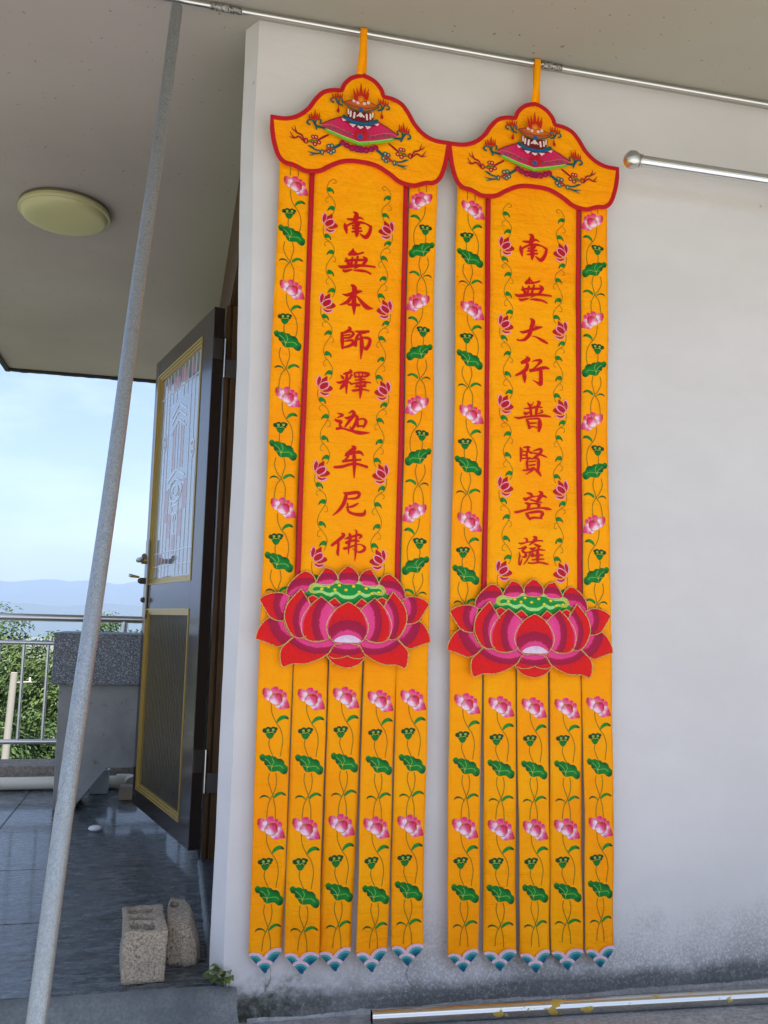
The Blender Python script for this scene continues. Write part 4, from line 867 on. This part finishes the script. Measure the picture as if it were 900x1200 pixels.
    for q in ('712,392,20 714,440,20', '742,412,22 736,470,22', '785,430,24 776,488,24', '812,470,18 860,440,26'):
        l = [(*fe(a, c), w(d)) for a, c, d in (tuple(map(float, p.split(','))) for p in q.split())]; e.stroke(l, rgb(235, 215, 205)); e.stroke([(2*ECX-x, z, q2) for x, z, q2 in l], rgb(235, 215, 205))
    e.disc(*fe(855, 462), w(24), rgb(235, 215, 205))
    for s_, c, wd in (('660,468 700,500 780,545 860,560', TEAL, 46), ('690,500 780,540 860,553', BLU, 22), ('700,540 790,580 860,588', rgb(90, 15, 40), 12)):
        l = [(*p, w(wd)) for p in P_(fe, s_)]; e.stroke(l, c); e.stroke([(2*ECX-x, z, q) for x, z, q in l], c)
    for tr in ('720,555 765,602 800,570', '808,590 848,622 884,590', '632,492 690,520 650,530'):
        l = P_(fe, tr); e.shape(l, rgb(240, 205, 205), k=1); e.shape([(2*ECX-x, z) for x, z in l], rgb(240, 205, 205), k=1)
    l = P_(fe, '640,312 760,288 855,300'); e.shape(l+[(2*ECX-x, z) for x, z in P_(fe, '760,288 640,312 720,375')]+P_(fe, '857,430 720,375'), [(*fe(857, 330), ORG), (*fe(700, 330), rgb(190, 90, 40)), (*fe(857, 400), rgb(150, 80, 40))], k=1)
    for s_, c, wd in (('645,312 720,368 800,408 857,425', rgb(70, 90, 50), 17), ('660,305 740,350 857,380', rgb(170, 30, 30), 9), ('650,305 760,290 857,300', rgb(160, 30, 25), 9)):
        l = [(*p, w(wd)) for p in P_(fe, s_)]; e.stroke(l, c); e.stroke([(2*ECX-x, z, q) for x, z, q in l], c)
    e.disc(*fe(857, 405), w(25), BLU)
    for x, y in ((775, 300), (820, 325)):
        for p in (fe(x, y), (2*ECX-fe(x, y)[0], fe(x, y)[1])): e.disc(*p, w(20), rgb(240, 200, 195))
    for s_ in ('800,275,36 765,160,4', '825,270,40 806,150,4', '855,275,50 855,98,4', '885,270,40 905,150,4', '908,275,36 946,165,4', '790,285,28 768,215,4', '920,285,28 948,215,4'): S(e, s_, FLM, 30)
    e.disc(*fe(855, 285), w(42), rgb(225, 110, 25)); e.disc(*fe(855, 292), w(22), rgb(235, 150, 40))
    return e
EMBLEM = emblem()
# ---- head outline (half), traced and mirrored
fh = tracer(290, 40, 3.6, LC)
hl = P_(fh, '88,352 150,358 200,345 240,315 268,278 300,248 340,237 378,239 388,215 415,190 445,179 472,176')
hb_ = P_(fh, '470,553 430,549 390,553 340,572 310,588 280,594 235,592 205,578 180,566 150,558 125,538 108,505 94,450 88,400')
HT = hl[-1][1]; HM = hb_[0][1]
def fixhalf(l, zc): m0 = l[-1][0] if zc == 't' else l[0][0]; return [((x-m0*1.0), z) for x, z in l]
hl = fixhalf(hl, 't'); hb_ = fixhalf(hb_, 'b')
sl_, sb_ = .2660/abs(hl[0][0]), .2660/abs(hb_[-1][0])
hl = [(x*sl_, z) for x, z in hl]; hb_ = [(x*sb_, z) for x, z in hb_]
top = spline(hl[:8], 4)+spline(hl[7:], 4)[1:]; bot = spline(hb_, 4)
HEAD = top+[(-x, z) for x, z in reversed(top[:-1])]+[(-x, z) for x, z in reversed(bot[1:])]+bot[:-1]
q = []
for p in HEAD:
    if not q or (Vector(p)-Vector(q[-1])).length > 1e-3: q.append(p)
HEAD = q
# ---- large lotus
fl = tracer(298, 655, 8.182, LC); LAX = fl(900, 600)[0]
# outline | focus x,y | pink/crimson distance | crimson/red distance | layer | mirrored too
PETALS = [
 ('400,180 490,122 552,140 592,190 596,240 540,262 520,310 450,330 380,360 318,345 330,270', (500, 470), 215, 285, 0, 1),
 ('600,228 622,178 690,86 752,105 797,150 812,205 760,250 680,260', (720, 400), 200, 262, 1, 1),
 ('812,205 822,140 900,70 978,140 988,205 950,240 850,240', (900, 400), 200, 262, 2, 0),
 ('58,388 110,350 200,325 290,330 348,362 320,440 302,520 292,592 220,588 160,556 110,480', (405, 440), 150, 215, 3, 1),
 ('22,765 40,690 100,600 163,556 220,588 292,596 322,680 384,750 320,802 240,838 180,820 100,790', (440, 560), 205, 300, 4, 1),
 ('262,870 300,820 380,748 450,748 560,790 660,785 720,748 800,812 740,880 640,950 500,1000 380,1002 285,1034 264,1000 255,930', (630, 500), 350, 408, 5, 1),
 ('720,895 790,808 900,800 1010,808 1080,895 1100,930 1030,1005 900,1042 770,1005 700,930', (900, 480), 385, 440, 6, 0),
 ('520,372 565,348 612,372 600,440 540,440', (570, 500), 80, 100, 7, 1),
 ('716,412 775,374 842,440 800,500 740,480', (780, 530), 75, 95, 7, 1),
 ('455,288 382,360 320,440 294,540 310,620 350,702 402,748 470,752 540,700 600,560 540,430', (690, 590), 258, 315, 8, 1),
 ('642,360 560,430 490,512 455,600 460,700 500,762 560,787 650,782 725,748 770,640 780,490', (900, 610), 275, 345, 9, 1),
 ('900,414 800,470 722,560 692,650 718,742 792,812 900,802 1008,812 1082,742 1108,650 1078,560 1000,470', (900, 860), 180, 275, 10, 0),
]
def corner_spline(pts, k, tips):
    """closed curve that keeps the corners in `tips` sharp"""
    n = len(pts)
    if not tips: return spline(pts, k, True)
    out = []; tips = sorted(tips)
    for a, b_ in zip(tips, tips[1:]+[tips[0]+n]):
        seg = [pts[i % n] for i in range(a, b_+1)]; out += spline(seg, k)[:-1]
    return out
def build_lotus(bn):
    e0 = bn['e']; WP = lambda x, o, z: Vector(bn['warp'](x, o, z, 'lotus'))-Vector(bn['o'])
    lot = MB(); cordv = MB()
    host = None
    def place(poly, focus, d1, d2, lay, mir, root):
        n = len(poly); tips = []
        for i in range(n):
            a, b_, c = Vector(poly[i-1]), Vector(poly[i]), Vector(poly[(i+1) % n])
            if (b_-a).angle(c-b_) > .95: tips.append(i)
        pts = corner_spline([tuple(map(float, p)) for p in poly], 4, tips)
        if mir: pts = [(1800-x, y) for x, y in pts][::-1]; focus = (1800-focus[0], focus[1])
        mf = .95
        def tr(p):
            x, z = fl(min(p[0], 1800-p[0]) if p[0] > 900 else p[0], p[1]); x -= LAX
            if p[0] > 900: x = -x*mf
            return x, z
        vin = [Vector(p) for p in pts]; xs_ = [p[0] for p in pts]; ys_ = [p[1] for p in pts]; step = 22
        def inside(px_, py_):
            c = False; j = len(pts)-1
            for i in range(len(pts)):
                if (pts[i][1] > py_) != (pts[j][1] > py_) and px_ < (pts[j][0]-pts[i][0])*(py_-pts[i][1])/(pts[j][1]-pts[i][1])+pts[i][0]: c = not c
                j = i
            return c
        def edge(px_, py_): return min((px_-p[0])**2+(py_-p[1])**2 for p in pts)**.5
        y_ = min(ys_)
        while y_ < max(ys_):
            x_ = min(xs_)
            while x_ < max(xs_):
                if inside(x_, y_) and edge(x_, y_) > 8: vin.append(Vector((x_, y_)))
                x_ += step
            y_ += step
        N = len(pts); r = delaunay_2d_cdt(vin, [(i, (i+1) % N) for i in range(N)], [], 1, 1e-4)
        fs = [f for f in r[2] if inside(*(sum((r[0][i] for i in f), Vector((0, 0)))/len(f)))]
        me = bpy.data.meshes.new('petal'); vs = []
        base = .004+.0011*lay
        for v in r[0]: x, z = tr(v); vs.append(WP(x, base+.0028*(1-math.exp(-edge(v.x, v.y)/22)), z))
        me.from_pydata(vs, [], fs); bm = bmesh.new(); bm.from_mesh(me); bm.normal_update()
        for f in bm.faces:
            if f.normal.y > 0: f.normal_flip()
        bm.to_mesh(me); bm.free()
        uv = me.uv_layers.new(name='band'); t = [(((v.x-focus[0])**2+(v.y-focus[1])**2)**.5-d1)/(d2-d1) for v in r[0]]
        for l in me.loops: uv.data[l.index].uv = (t[l.vertex_index], 0)
        pet = link('petal', me, M['petal'], root, smooth=True)
        cp = [WP(*(lambda q_: (q_[0], base+.0012, q_[1]))(tr(p))) for p in pts]; b = MB(); b.tube(cp+[cp[0]], .0014, 6, cap=False)
        b.build('gold_cord', M['cord'], pet, smooth=True)
        return pet
    MINT, GRN, YEL = rgb(170, 225, 130), rgb(5, 145, 55), rgb(240, 220, 30)
    e = Emb(); tr2 = lambda x, y: ((fl(x, y)[0]-LAX), fl(x, y)[1]) if x <= 900 else (-(fl(1800-x, y)[0]-LAX)*.95, fl(1800-x, y)[1])
    def sym(s_): l = [tuple(map(float, q.split(','))) for q in s_.split()]; return [tr2(*p) for p in l]+[tr2(1800-x, y) for x, y in reversed(l)]
    up = '500,330 540,290 600,250 700,240 830,235'; lo = '880,455 850,440 780,380 720,410 650,360 600,380 550,360'
    l1 = [tuple(map(float, q.split(','))) for q in up.split()]; l2 = [tuple(map(float, q.split(','))) for q in lo.split()]
    ring = [tr2(*p) for p in l1]+[tr2(1800-x, y) for x, y in reversed(l1)]+[tr2(1800-x, y) for x, y in reversed(l2)]+[tr2(*p) for p in l2]
    def both(s1, s2):
        a = [tuple(map(float, q.split(','))) for q in s1.split()]; c = [tuple(map(float, q.split(','))) for q in s2.split()]
        return [tr2(*p) for p in a]+[tr2(1800-x, y) for x, y in reversed(a)]+[tr2(1800-x, y) for x, y in reversed(c)]+[tr2(*p) for p in c]
    ring = both(up, ' '.join(lo.split()))
    e.lay = 40
    e.shape([tr2(*p) for p in l1]+[tr2(1800-x, y) for x, y in reversed(l1)]+[tr2(1800-x, y) for x, y in reversed(l2)]+[tr2(*p) for p in l2][0:], GRN, k=2)
    e.shape(both('530,300 540,252 600,226 640,242 700,232 750,214 820,206 880,222', '880,385 840,372 790,336 745,362 700,352 650,325 600,332 555,330'), [(*tr2(900, 210), MINT), (*tr2(540, 290), rgb(190, 190, 70)), (*tr2(1260, 290), rgb(190, 190, 70)), (*tr2(700, 235), MINT), (*tr2(1100, 235), MINT), (*tr2(900, 380), MINT), (*tr2(700, 345), MINT), (*tr2(1100, 345), MINT)], k=2)
    e.shape(both('568,292 600,268 680,274 750,250 820,236 880,248', '880,352 840,342 790,308 735,328 690,318 650,300 590,308'), GRN, k=2)
    root = None
    for x, y in ((655, 290), (718, 270), (780, 296), (822, 256), (885, 300), (940, 263), (1000, 312), (1068, 275), (1130, 320), (1200, 306)):
        p = tr2(x, y); e.disc(p[0], p[1], .0052, rgb(200, 170, 20), rz=.004); e.disc(p[0], p[1]+.0006, .0040, YEL, rz=.003)
    lotus = bpy.data.objects.new('lotus_applique', None); COL.objects.link(lotus); lotus.parent = e0
    hub = embobj(e, 'seed_head', bn, lotus, 'lotus')
    for poly, fo, d1, d2, lay, mir in PETALS:
        pl = [tuple(map(float, q.split(','))) for q in poly.split()]
        if lay <= 2: lay -= 0
        for m_ in ((0, 1) if mir else (0,)): p_ = place(pl, fo, d1, d2, lay, m_, lotus)
    fold = Emb(); fold.lay = 125
    pts = [(715, 930), (760, 950), (820, 948), (870, 935), (900, 925), (930, 935), (980, 948), (1040, 950), (1085, 930)]
    b = MB(); b.tube([WP(tr2(*p)[0], .0142, tr2(*p)[1]) for p in pts], .0013, 6); b.build('gold_cord', M['cord'], lotus, smooth=True)
    w_ = Emb(); w_.lay = 140
    wp = [tr2(*p) for p in ((762, 780), (820, 742), (900, 728), (980, 742), (1038, 780), (1000, 797), (900, 800), (800, 797))]
    w_.shape(wp, [(*tr2(900, 740), rgb(225, 190, 215)), (*tr2(900, 790), rgb(235, 215, 228)), (*tr2(780, 785), rgb(235, 200, 225))], k=3)
    embobj(w_, 'petal_base', bn, lotus, 'lotus')
    return lotus

def cloth(name, bn, grid, kind, mats, parent, thick=.0011):
    """grid: rows of (x, off, z)"""
    o_ = Vector(bn['o']); R_ = len(grid); Cn = len(grid[0]); vs = [Vector(bn['warp'](*p, kind))-o_ for r in grid for p in r]
    fs = [(i*Cn+j, i*Cn+j+1, (i+1)*Cn+j+1, (i+1)*Cn+j) for i in range(R_-1) for j in range(Cn-1)]
    me = bpy.data.meshes.new(name); me.from_pydata(vs, [], fs)
    bm = bmesh.new(); bm.from_mesh(me); bm.normal_update()
    if sum(f.normal.y for f in bm.faces) > 0: bmesh.ops.reverse_faces(bm, faces=bm.faces)
    bm.to_mesh(me); bm.free()
    o = link(name, me, mats, parent, smooth=True); md = o.modifiers.new('thickness', 'SOLIDIFY'); md.thickness = thick; md.offset = -1; return o
def lerp(a, b, t): return a+(b-a)*t
def banner(cx, sx, label, spec, chars, seed_):
    o_ = (cx, CLY, 1.6)
    root = thing('banner', label, 'banner', o_, 'embroidered hanging banners')
    sc_ = spec['st']
    def warp(x, off, z, kind):
        dz = -spec['dz']*max(0, min(1, (1.25-z)/1.35)); X = cx+x*sx; Y = CLY-off; ph = seed_
        und = .0026*math.sin(z*6.1+x*7+ph)+.0020*math.sin(z*11.3-x*15+ph*2)+.0008*math.sin(z*31+x*9+ph*3)
        if kind[0] == 's' and kind[1:].isdigit():
            i = int(kind[1:]); t = max(0, min(1, (-.1-z)/.78)); xc = lerp(sc_[i][0], sc_[i][1], t)
            xl = x-xc; tl = spec['tilt'][i]*t
            X = cx+x*sx; Y += .0045+und*.3+xl*tl+.0065*math.sin(z*6.5+i*1.7+ph)*t+.0022*math.sin(z*23+i*2.9+xl*30)*t-3.2*xl*xl*math.sin(z*9+i*2.3+ph)*t+spec['fwd'][i]*t
            X += .0024*math.sin(z*7+i*2.1+ph)*t
        elif kind in ('sideL', 'sideR'):
            Y += .0022+und+.003*math.sin(z*4+ph+(3 if kind == 'sideR' else 0))*min(1, max(0, (1.2-z)/.4))
        elif kind == 'body': Y += und
        elif kind == 'head': Y += und*.6-.0065-.004*max(0, (1.35-z)/.1)*.3-.02*x*x*4
        elif kind == 'lotus': Y += und*.2-.0035
        return (X, Y, z+dz)
    bn = dict(e=root, warp=warp, o=o_)
    # cloth panels
    nr = 90
    cloth('centre_panel', bn, [[(-.133+.266*j/14, 0, lerp(1.36, -.02, i/nr)) for j in range(15)] for i in range(nr+1)], 'body', M['cloth'], root)
    for s in (-1, 1):
        cloth('red_binding', bn, [[(s*(.1325+.0135*j/2), .0012 if j == 1 else .0006, lerp(1.36, .04, i/nr)) for j in range(3)] for i in range(nr+1)], 'body', M['red'], root, .002)
        kd = 'sideL' if s < 0 else 'sideR'
        cloth('side_panel', bn, [[(s*(.1505+.0845*j/6)+(-s*.004 if (s < 0 and j == 0) else 0)+.0012*math.sin(i*.13+s+seed_)*(j/6), 0, lerp(1.38, -.03, i/nr)) for j in range(7)] for i in range(nr+1)], kd, M['cloth'], root)
    # streamers
    for i in range(5):
        xt, xb = sc_[i]; hw = .0447; nrs = 70
        rows = []
        for r in range(nrs+1):
            row = []
            for j in range(9):
                u = -1+2*j/8; zend = spec['end'][i]-(.0475)*(1-abs(u)); z = lerp(.0, zend, r/nrs); t = max(0, min(1, (-.1-z)/.78)); w = lerp(hw+.0012, .0433, t)
                row.append((lerp(xt, xb, t)+u*w, 0, z))
            rows.append(row)
        sm = cloth('streamer', bn, rows, 's%d' % i, M['cloth'], root)
        kd = 's%d' % i
        for u in range(2):
            zc = spec['sb'][i]-.335*u; t = max(0, min(1, (-.1-zc)/.78)); xc = lerp(xt, xb, t)+(-.0005 if u else 0)
            def pl(src): return src.moved(xc, zc, 1, 1, *A0)
            tw = lerp(xt, xb, t+.3)-lerp(xt, xb, t)
            embobj(pl(stemsA), 'vine_stem', bn, sm, kd)
            for nm, sr in (('leaf', leafb), ('leaf', pair), ('seed_pod', seed), ('lily_pad', pad), ('lotus_blossom', blossom)): embobj(pl(sr), nm, bn, sm, kd)
        wv = wave.moved(xb, spec['end'][i], .985, .0470/-tipz); wv2 = Emb(); wv2.lay = 60; wv2.v = [(x, y+.003, z) for x, y, z in wv.v]; wv2.f = wv.f; wv2.c = wv.c
        embobj(wv2, 'wave_tip', bn, sm, kd)
        hem = MB(); n = 12
        def hp(u, dz_=0): z = spec['end'][i]-.0475*(1-abs(u)); return Vector(warp(xb+u*.0433, .0012, z, kd))-Vector(o_)
        hem.tube([hp(-1), hp(-.5), hp(0)], .0011, 6); hem.tube([hp(0), hp(.5), hp(1)], .0011, 6); hem.build('gold_hem', M['cord'], sm)
    # side embroidery
    for s in (-1, 1):
        kd = 'sideL' if s < 0 else 'sideR'; z0 = spec['side'][0 if s < 0 else 1]
        sp_ = [c for c in root.children if c.name.startswith('side_panel')][0 if s < 0 else 1]
        for i in range(4):
            zc = z0-PIT*i; xc = s*.1885
            def pl(src, dx=0, dz=0): return src.moved(xc+dx*(-s), zc+dz, -s, 1)
            if i == 0:
                tp = Emb(); tp.stroke([(-.014, .03, .0023), (-.014, .08, .0023)], OLV, 3); tp.stroke([(.009, .03, .0023), (.009, .08, .0023)], OLV, 3); embobj(pl(tp), 'vine_stem', bn, sp_, kd)
            embobj(pl(stemsS), 'vine_stem', bn, sp_, kd)
            embobj(pl(leafS, *offs['leaf']), 'leaf', bn, sp_, kd); embobj(pl(seedS, *offs['seed']), 'seed_pod', bn, sp_, kd)
            embobj(pl(padS, *offs['pad']), 'lily_pad', bn, sp_, kd); embobj(pl(pairS, *CR), 'leaf', bn, sp_, kd)
            embobj(pl(blossomS), 'lotus_blossom', bn, sp_, kd)
        for i in range(5):
            zc = 1.134-VP*i; xc = s*.0868
            def pv(src): return src.moved(xc, zc, -s, 1, *A5)
            if i == 0: embobj(pv(vtop), 'vine_stem', bn, root, 'body')
            if i < 4: embobj(pv(vine), 'vine_stem', bn, root, 'body')
            else: embobj(pv(vend), 'vine_stem', bn, root, 'body')
            embobj(pv(vflower), 'small_blossom', bn, root, 'body')
    # writing
    for key, gcx, dxp, dyp in chars:
        g_ = glyph(key, gcx, dxp, dyp, wmul=1.34)
        dzc = spec['dz']
        g_.v = [(x/sx, y, z+dzc*max(0, min(1, (1.25-z)/1.35))) for x, y, z in g_.v]
        embobj(g_, 'character', bn, root, 'body')
    # head panel with its red binding, embroidery and hanging loop
    hv = [Vector(p) for p in HEAD]; gx_ = -.26
    while gx_ < .27:
        gz_ = 1.2
        while gz_ < 1.62: hv.append(Vector((gx_, gz_))); gz_ += .02
        gx_ += .02
    N = len(HEAD); r = delaunay_2d_cdt(hv, [(i, (i+1) % N) for i in range(N)], [], 1, 1e-6)
    def ins(pt):
        c = False; j = N-1
        for i in range(N):
            if (HEAD[i][1] > pt.y) != (HEAD[j][1] > pt.y) and pt.x < (HEAD[j][0]-HEAD[i][0])*(pt.y-HEAD[i][1])/(HEAD[j][1]-HEAD[i][1])+HEAD[i][0]: c = not c
            j = i
        return c
    fs = [f for f in r[2] if ins(sum((r[0][i] for i in f), Vector((0, 0)))/len(f))]
    me = bpy.data.meshes.new('head_panel'); me.from_pydata([Vector(warp(v.x, 0, v.y, 'head'))-Vector(o_) for v in r[0]], [], fs)
    bm = bmesh.new(); bm.from_mesh(me); bm.normal_update()
    for f in bm.faces:
        if f.normal.y > 0: f.normal_flip()
    bmesh.ops.delete(bm, geom=[v for v in bm.verts if not v.link_faces], context='VERTS'); bm.to_mesh(me); bm.free()
    hd = link('head_panel', me, M['cloth'], root, smooth=True); md = hd.modifiers.new('thickness', 'SOLIDIFY'); md.thickness = .002; md.offset = -1
    b = MB(); vs = []; fs = []; n = N                      # flat binding following the outline, slightly proud
    for i in range(n):
        p0, p1, p2 = Vector(HEAD[i-1]), Vector(HEAD[i]), Vector(HEAD[(i+1) % n]); d = ((p1-p0).normalized()+(p2-p1).normalized())
        d = d.normalized() if d.length > 1e-6 else (p2-p1).normalized(); nn = Vector((-d.y, d.x))
        if not ins(p1+nn*.004): nn = -nn
        for k_, (a_, o2) in enumerate(((-.0016, -.0012), (-.0010, .0016), (.005, .0026), (.0112, .0016), (.0118, -.0002))): q = p1+nn*a_; vs.append(Vector(warp(q.x, o2, q.y, 'head'))-Vector(o_))
    for i in range(n):
        for j in range(4): a = i*5+j; c = ((i+1) % n)*5+j; fs.append((a, a+1, c+1, c))
    b.add(vs, fs); b.build('red_binding', M['red'], hd, smooth=True)
    embobj(EMBLEM, 'jewel_emblem', bn, hd, 'head')
    b = MB(o_)
    xl = spec['loop']-.0
    for (xa, xb_, ya, w, yt) in ((xl-.009, xl-.001, -.008, .010, -.0105), (xl+.002, xl+.001, .004, .011, .0105)):
        pts = [(cx+xa, CLY-.004+ya*.3, 1.588), (cx+lerp(xa, xb_, .5)+.0012, RY+yt*.9, 1.66), (cx+xb_, RY+yt, RZ), (cx+xb_, RY+yt*.5, RZ+.0105), (cx+xb_, RY, RZ+.0118)]
        vs = []; fs = []; P2 = spline(pts, 4)
        for p in P2: vs += [(p[0]-w, p[1], p[2]), (p[0]+w, p[1]-.0006, p[2])]
        for i in range(len(P2)-1): fs.append((2*i, 2*i+1, 2*i+3, 2*i+2))
        b.add(vs, fs)
    lp = b.build('hanging_loop', M['cloth'], root, smooth=True); md = lp.modifiers.new('thickness', 'SOLIDIFY'); md.thickness = .0014
    build_lotus(bn)
    return root
banner(LC, 1.0, 'orange satin banner with nine red characters, hanging nearer the door', dict(dz=0, st=[(-.189, -.1885), (-.095, -.0955), (.0015, -.003), (.098, .0915), (.189, .191)],
       tilt=[.09, -.30, .10, .16, -.10], fwd=[0, -.008, .004, -.005, .002], end=[-.856, -.862, -.861, -.868, -.863], sb=[-.209, -.211, -.208, -.216, -.213], side=(1.231, 1.236), loop=-.003),
       [(k_, LC, 0, 0) for k_ in ('nan', 'wu', 'ben', 'shi', 'shi2', 'jia', 'mou', 'ni', 'fo')], 0.4)
banner(RC, 1.045, 'orange satin banner with eight red characters, hanging beside the handrail', dict(dz=.021, st=[(-.1885, -.190), (-.0923, -.085), (.003, .0105), (.1, .104), (.1947, .1985)],
       tilt=[.10, -.12, .09, -.14, .10], fwd=[-.003, .003, -.005, .002, -.004], end=[-.864, -.868, -.876, -.881, -.876], sb=[-.202, -.210, -.213, -.214, -.209], side=(1.233, 1.243), loop=.004),
       [('nan', RC, 205, 27), ('wu', RC, 206.5, 33.5)]+[(k_, RC, 0, 0) for k_ in ('da', 'xing', 'pu', 'xian', 'pu2', 'sa')], 2.1)

# ================================================================== beyond the terrace
b = MB(); n = 60; vs = []; fs = []
for j in range(n+1):
    y = 5.5*(3400/5.5)**(j/n)
    for i in range(n+1):
        x = (i/n-.5)*2*(y*1.2+40); vs.append((x, y-.04 if j == 0 else y, -8.5+2.2*noise.noise(Vector((x*.02, y*.02, 0)))+min(1, y/400)*6*noise.noise(Vector((x*.004, y*.004, 9)))-min(30, y*.02)))
for j in range(n):
    for i in range(n): a = j*(n+1)+i; fs.append((a, a+1, a+n+2, a+n+1))
b.add(vs, fs); struct(b.build('valley_ground', M['terrain'], smooth=True))
b = MB(); b.box(-700, -700, -9.5, 700, 5.4, -8.8); struct(b.build('near_ground', M['terrain']))
def ridge(name, Y, pts, hscale, seed_, depth):
    b = MB(); vs = []; fs = []; nx_, ny_ = 240, 26
    for j in range(ny_+1):
        v = j/ny_; env = math.sin(math.pi*min(1, v*1.0)*.5)**.8 if v <= .62 else math.cos((v-.62)/.38*math.pi/2)**.9
        for i in range(nx_+1):
            x = -1500+3200*i/nx_; q = noise.noise(Vector((x*.004+seed_, 0, 0)))*.5+noise.noise(Vector((x*.011+seed_, 1, 0)))*.28+noise.noise(Vector((x*.03, seed_, 0)))*.10
            h = hscale*(1+.35*q)
            vs.append((x, Y+depth*v, -40+(h+40)*env+10*noise.noise(Vector((x*.012, v*7, seed_)))*env))
    for j in range(ny_):
        for i in range(nx_): a = j*(nx_+1)+i; fs.append((a, a+1, a+nx_+2, a+nx_+1))
    b.add(vs, fs); struct(b.build(name, M['hill'], smooth=True))
ridge('far_mountains', 2100, None, 97, 3.3, 900)
ridge('near_hills', 1500, None, 17, 8.1, 500)

def tree_meshes(seed_, nleaf, mat_):
    random.seed(seed_); b = MB()
    def limb(p, d, l, r, lvl, out):
        pts = [p]; n = 5
        for i in range(n): d = (d+Vector((random.uniform(-.2, .2), random.uniform(-.2, .2), random.uniform(-.04, .14)))).normalized(); pts.append(pts[-1]+d*l/n)
        b.tube(pts, [r*(1-.6*i/n) for i in range(n+1)], 7 if lvl < 2 else 5)
        if lvl >= 3: out.append((pts[-1], l)); return
        for k_ in range(5 if lvl == 0 else 4):
            a = random.uniform(0, 6.28); t = pts[random.randint(2, n)]; limb(t, (d*.6+Vector((math.cos(a), math.sin(a), random.uniform(.1, .8)))).normalized(), l*random.uniform(.5, .68), r*.5, lvl+1, out)
        out.append((pts[-1], l))
    tips = []; limb(Vector((0, 0, 0)), Vector((0, 0, 1)), 4.0, .16, 0, tips)
    tm = b.mesh('trunk'); vs = []; fs = []
    cl = []
    for p, l in tips:
        for _ in range(3): cl.append((p+Vector((random.gauss(0, .35), random.gauss(0, .35), random.gauss(0, .3))), random.uniform(.28, .6)))
    for i in range(nleaf):
        c, r = random.choice(cl); dv = Vector((random.gauss(0, 1), random.gauss(0, 1), random.gauss(0, 1))).normalized()*r*random.uniform(.6, 1.05); dv.z *= .75
        p = c+dv; nrm = (dv.normalized()+Vector((random.uniform(-.8, .8), random.uniform(-.8, .8), random.uniform(-.2, 1)))).normalized()
        u = nrm.cross(Vector((random.random(), random.random(), random.random()))).normalized(); w = nrm.cross(u); s_ = random.uniform(.024, .050); l = s_*1.35
        k0 = len(vs); vs += [p-u*l, p+w*s_*.6+nrm*.01, p+u*l, p-w*s_*.6+nrm*.01]; fs.append((k0, k0+1, k0+2, k0+3))
    cm = bpy.data.meshes.new('crown'); cm.from_pydata(vs, [], fs); tm.materials.append(M['bark']); cm.materials.append(mat_)
    return tm, cm, max(v[2] for v in vs)
TV = [tree_meshes(11, 90000, M['leaf']), tree_meshes(23, 90000, M['leaf2']), tree_meshes(37, 80000, M['leaf'])]
spots = [(-5.1, 20.5, .02, 0, 'broad green tree seen through the railing, leftmost of the near ones'), (-2.5, 19.5, -.35, 1, 'light green tree behind the pale concrete utility pole'),
         (-3.9, 24, .30, 2, 'darker green tree rising just over the top rail of the railing'), (-.3, 21, -.30, 0, 'green tree behind the terrazzo sink stand'),
         (-7.6, 22, .1, 2, 'green tree at the far left beyond the railing'), (-6.6, 30, .45, 1, 'distant light green tree at the far left'),
         (-2.0, 31, .15, 2, 'distant tree over the corner of the sink stand'), (-4.6, 15.8, -3.4, 1, 'low bright green tree top just beyond the terrace kerb'), (-1.9, 15.4, -3.2, 0, 'low dark tree top beyond the kerb, right of the utility pole'), (.9, 27, -.2, 1, 'pale green tree mostly hidden behind the open door'),
         (-3.3, 17.6, -1.7, 2, 'dark bushy tree crown in the middle of the railing gaps'), (-5.3, 18, -1.5, 0, 'dark bushy tree crown at the left edge of the railing')]
for i, (x, y, ztop, kd, lb) in enumerate(spots):
    tm, cm, hgt = TV[kd]; t = thing('tree', lb, 'tree', (x, y, -8.6), 'trees in the valley below the terrace')
    s_ = (ztop+8.6)/hgt; t.scale = (s_, s_, s_); t.rotation_euler = (0, 0, i*1.9)
    a = link('trunk', tm, None, t); c = link('crown', cm, None, t); c['kind'] = 'stuff'
up = on(16.7, 788, 1, 14); lp_ = on(5, 897, 1, 14); ud = (up-lp_).normalized(); ub = up-ud*((up.z+8.6)/ud.z)
ut = thing('utility_pole', 'pale concrete utility pole leaning among the trees beyond the railing', 'utility pole', ub)
b = MB(ub); b.tube([ub, up], [.075, .048], 14); b.build('shaft', M['pole_c'], ut, smooth=True)
b = MB(ub); b.tube([up+Vector((-.05, .1, -.16)), up+Vector((.26, -.1, -.13))], .016, 8); b.build('crossarm', M['pole_c'], ut)
for q in (-.02, .11, .23):
    b = MB(ub); p = up+Vector((q, .06-q*.5, -.145)); b.tube([p, p+Vector((0, 0, .08))], [.016, .010], 8); b.build('insulator', M['pvcw'], ut)
# air between the camera and the mountains
b = MB(); b.box(-3300, -650, -75, 3300, 3350, 150); hz = b.build('haze', None)
hm = bpy.data.materials.new('haze_air'); hm.use_nodes = True; t_ = hm.node_tree; t_.nodes.clear(); vo = t_.nodes.new('ShaderNodeVolumePrincipled'); oo = t_.nodes.new('ShaderNodeOutputMaterial')
vo.inputs['Density'].default_value = .00036; vo.inputs['Color'].default_value = (.46, .62, .94, 1); vo.inputs['Anisotropy'].default_value = .1
t_.links.new(vo.outputs[0], oo.inputs['Volume']); hz.data.materials.append(hm); hz['kind'] = 'stuff'
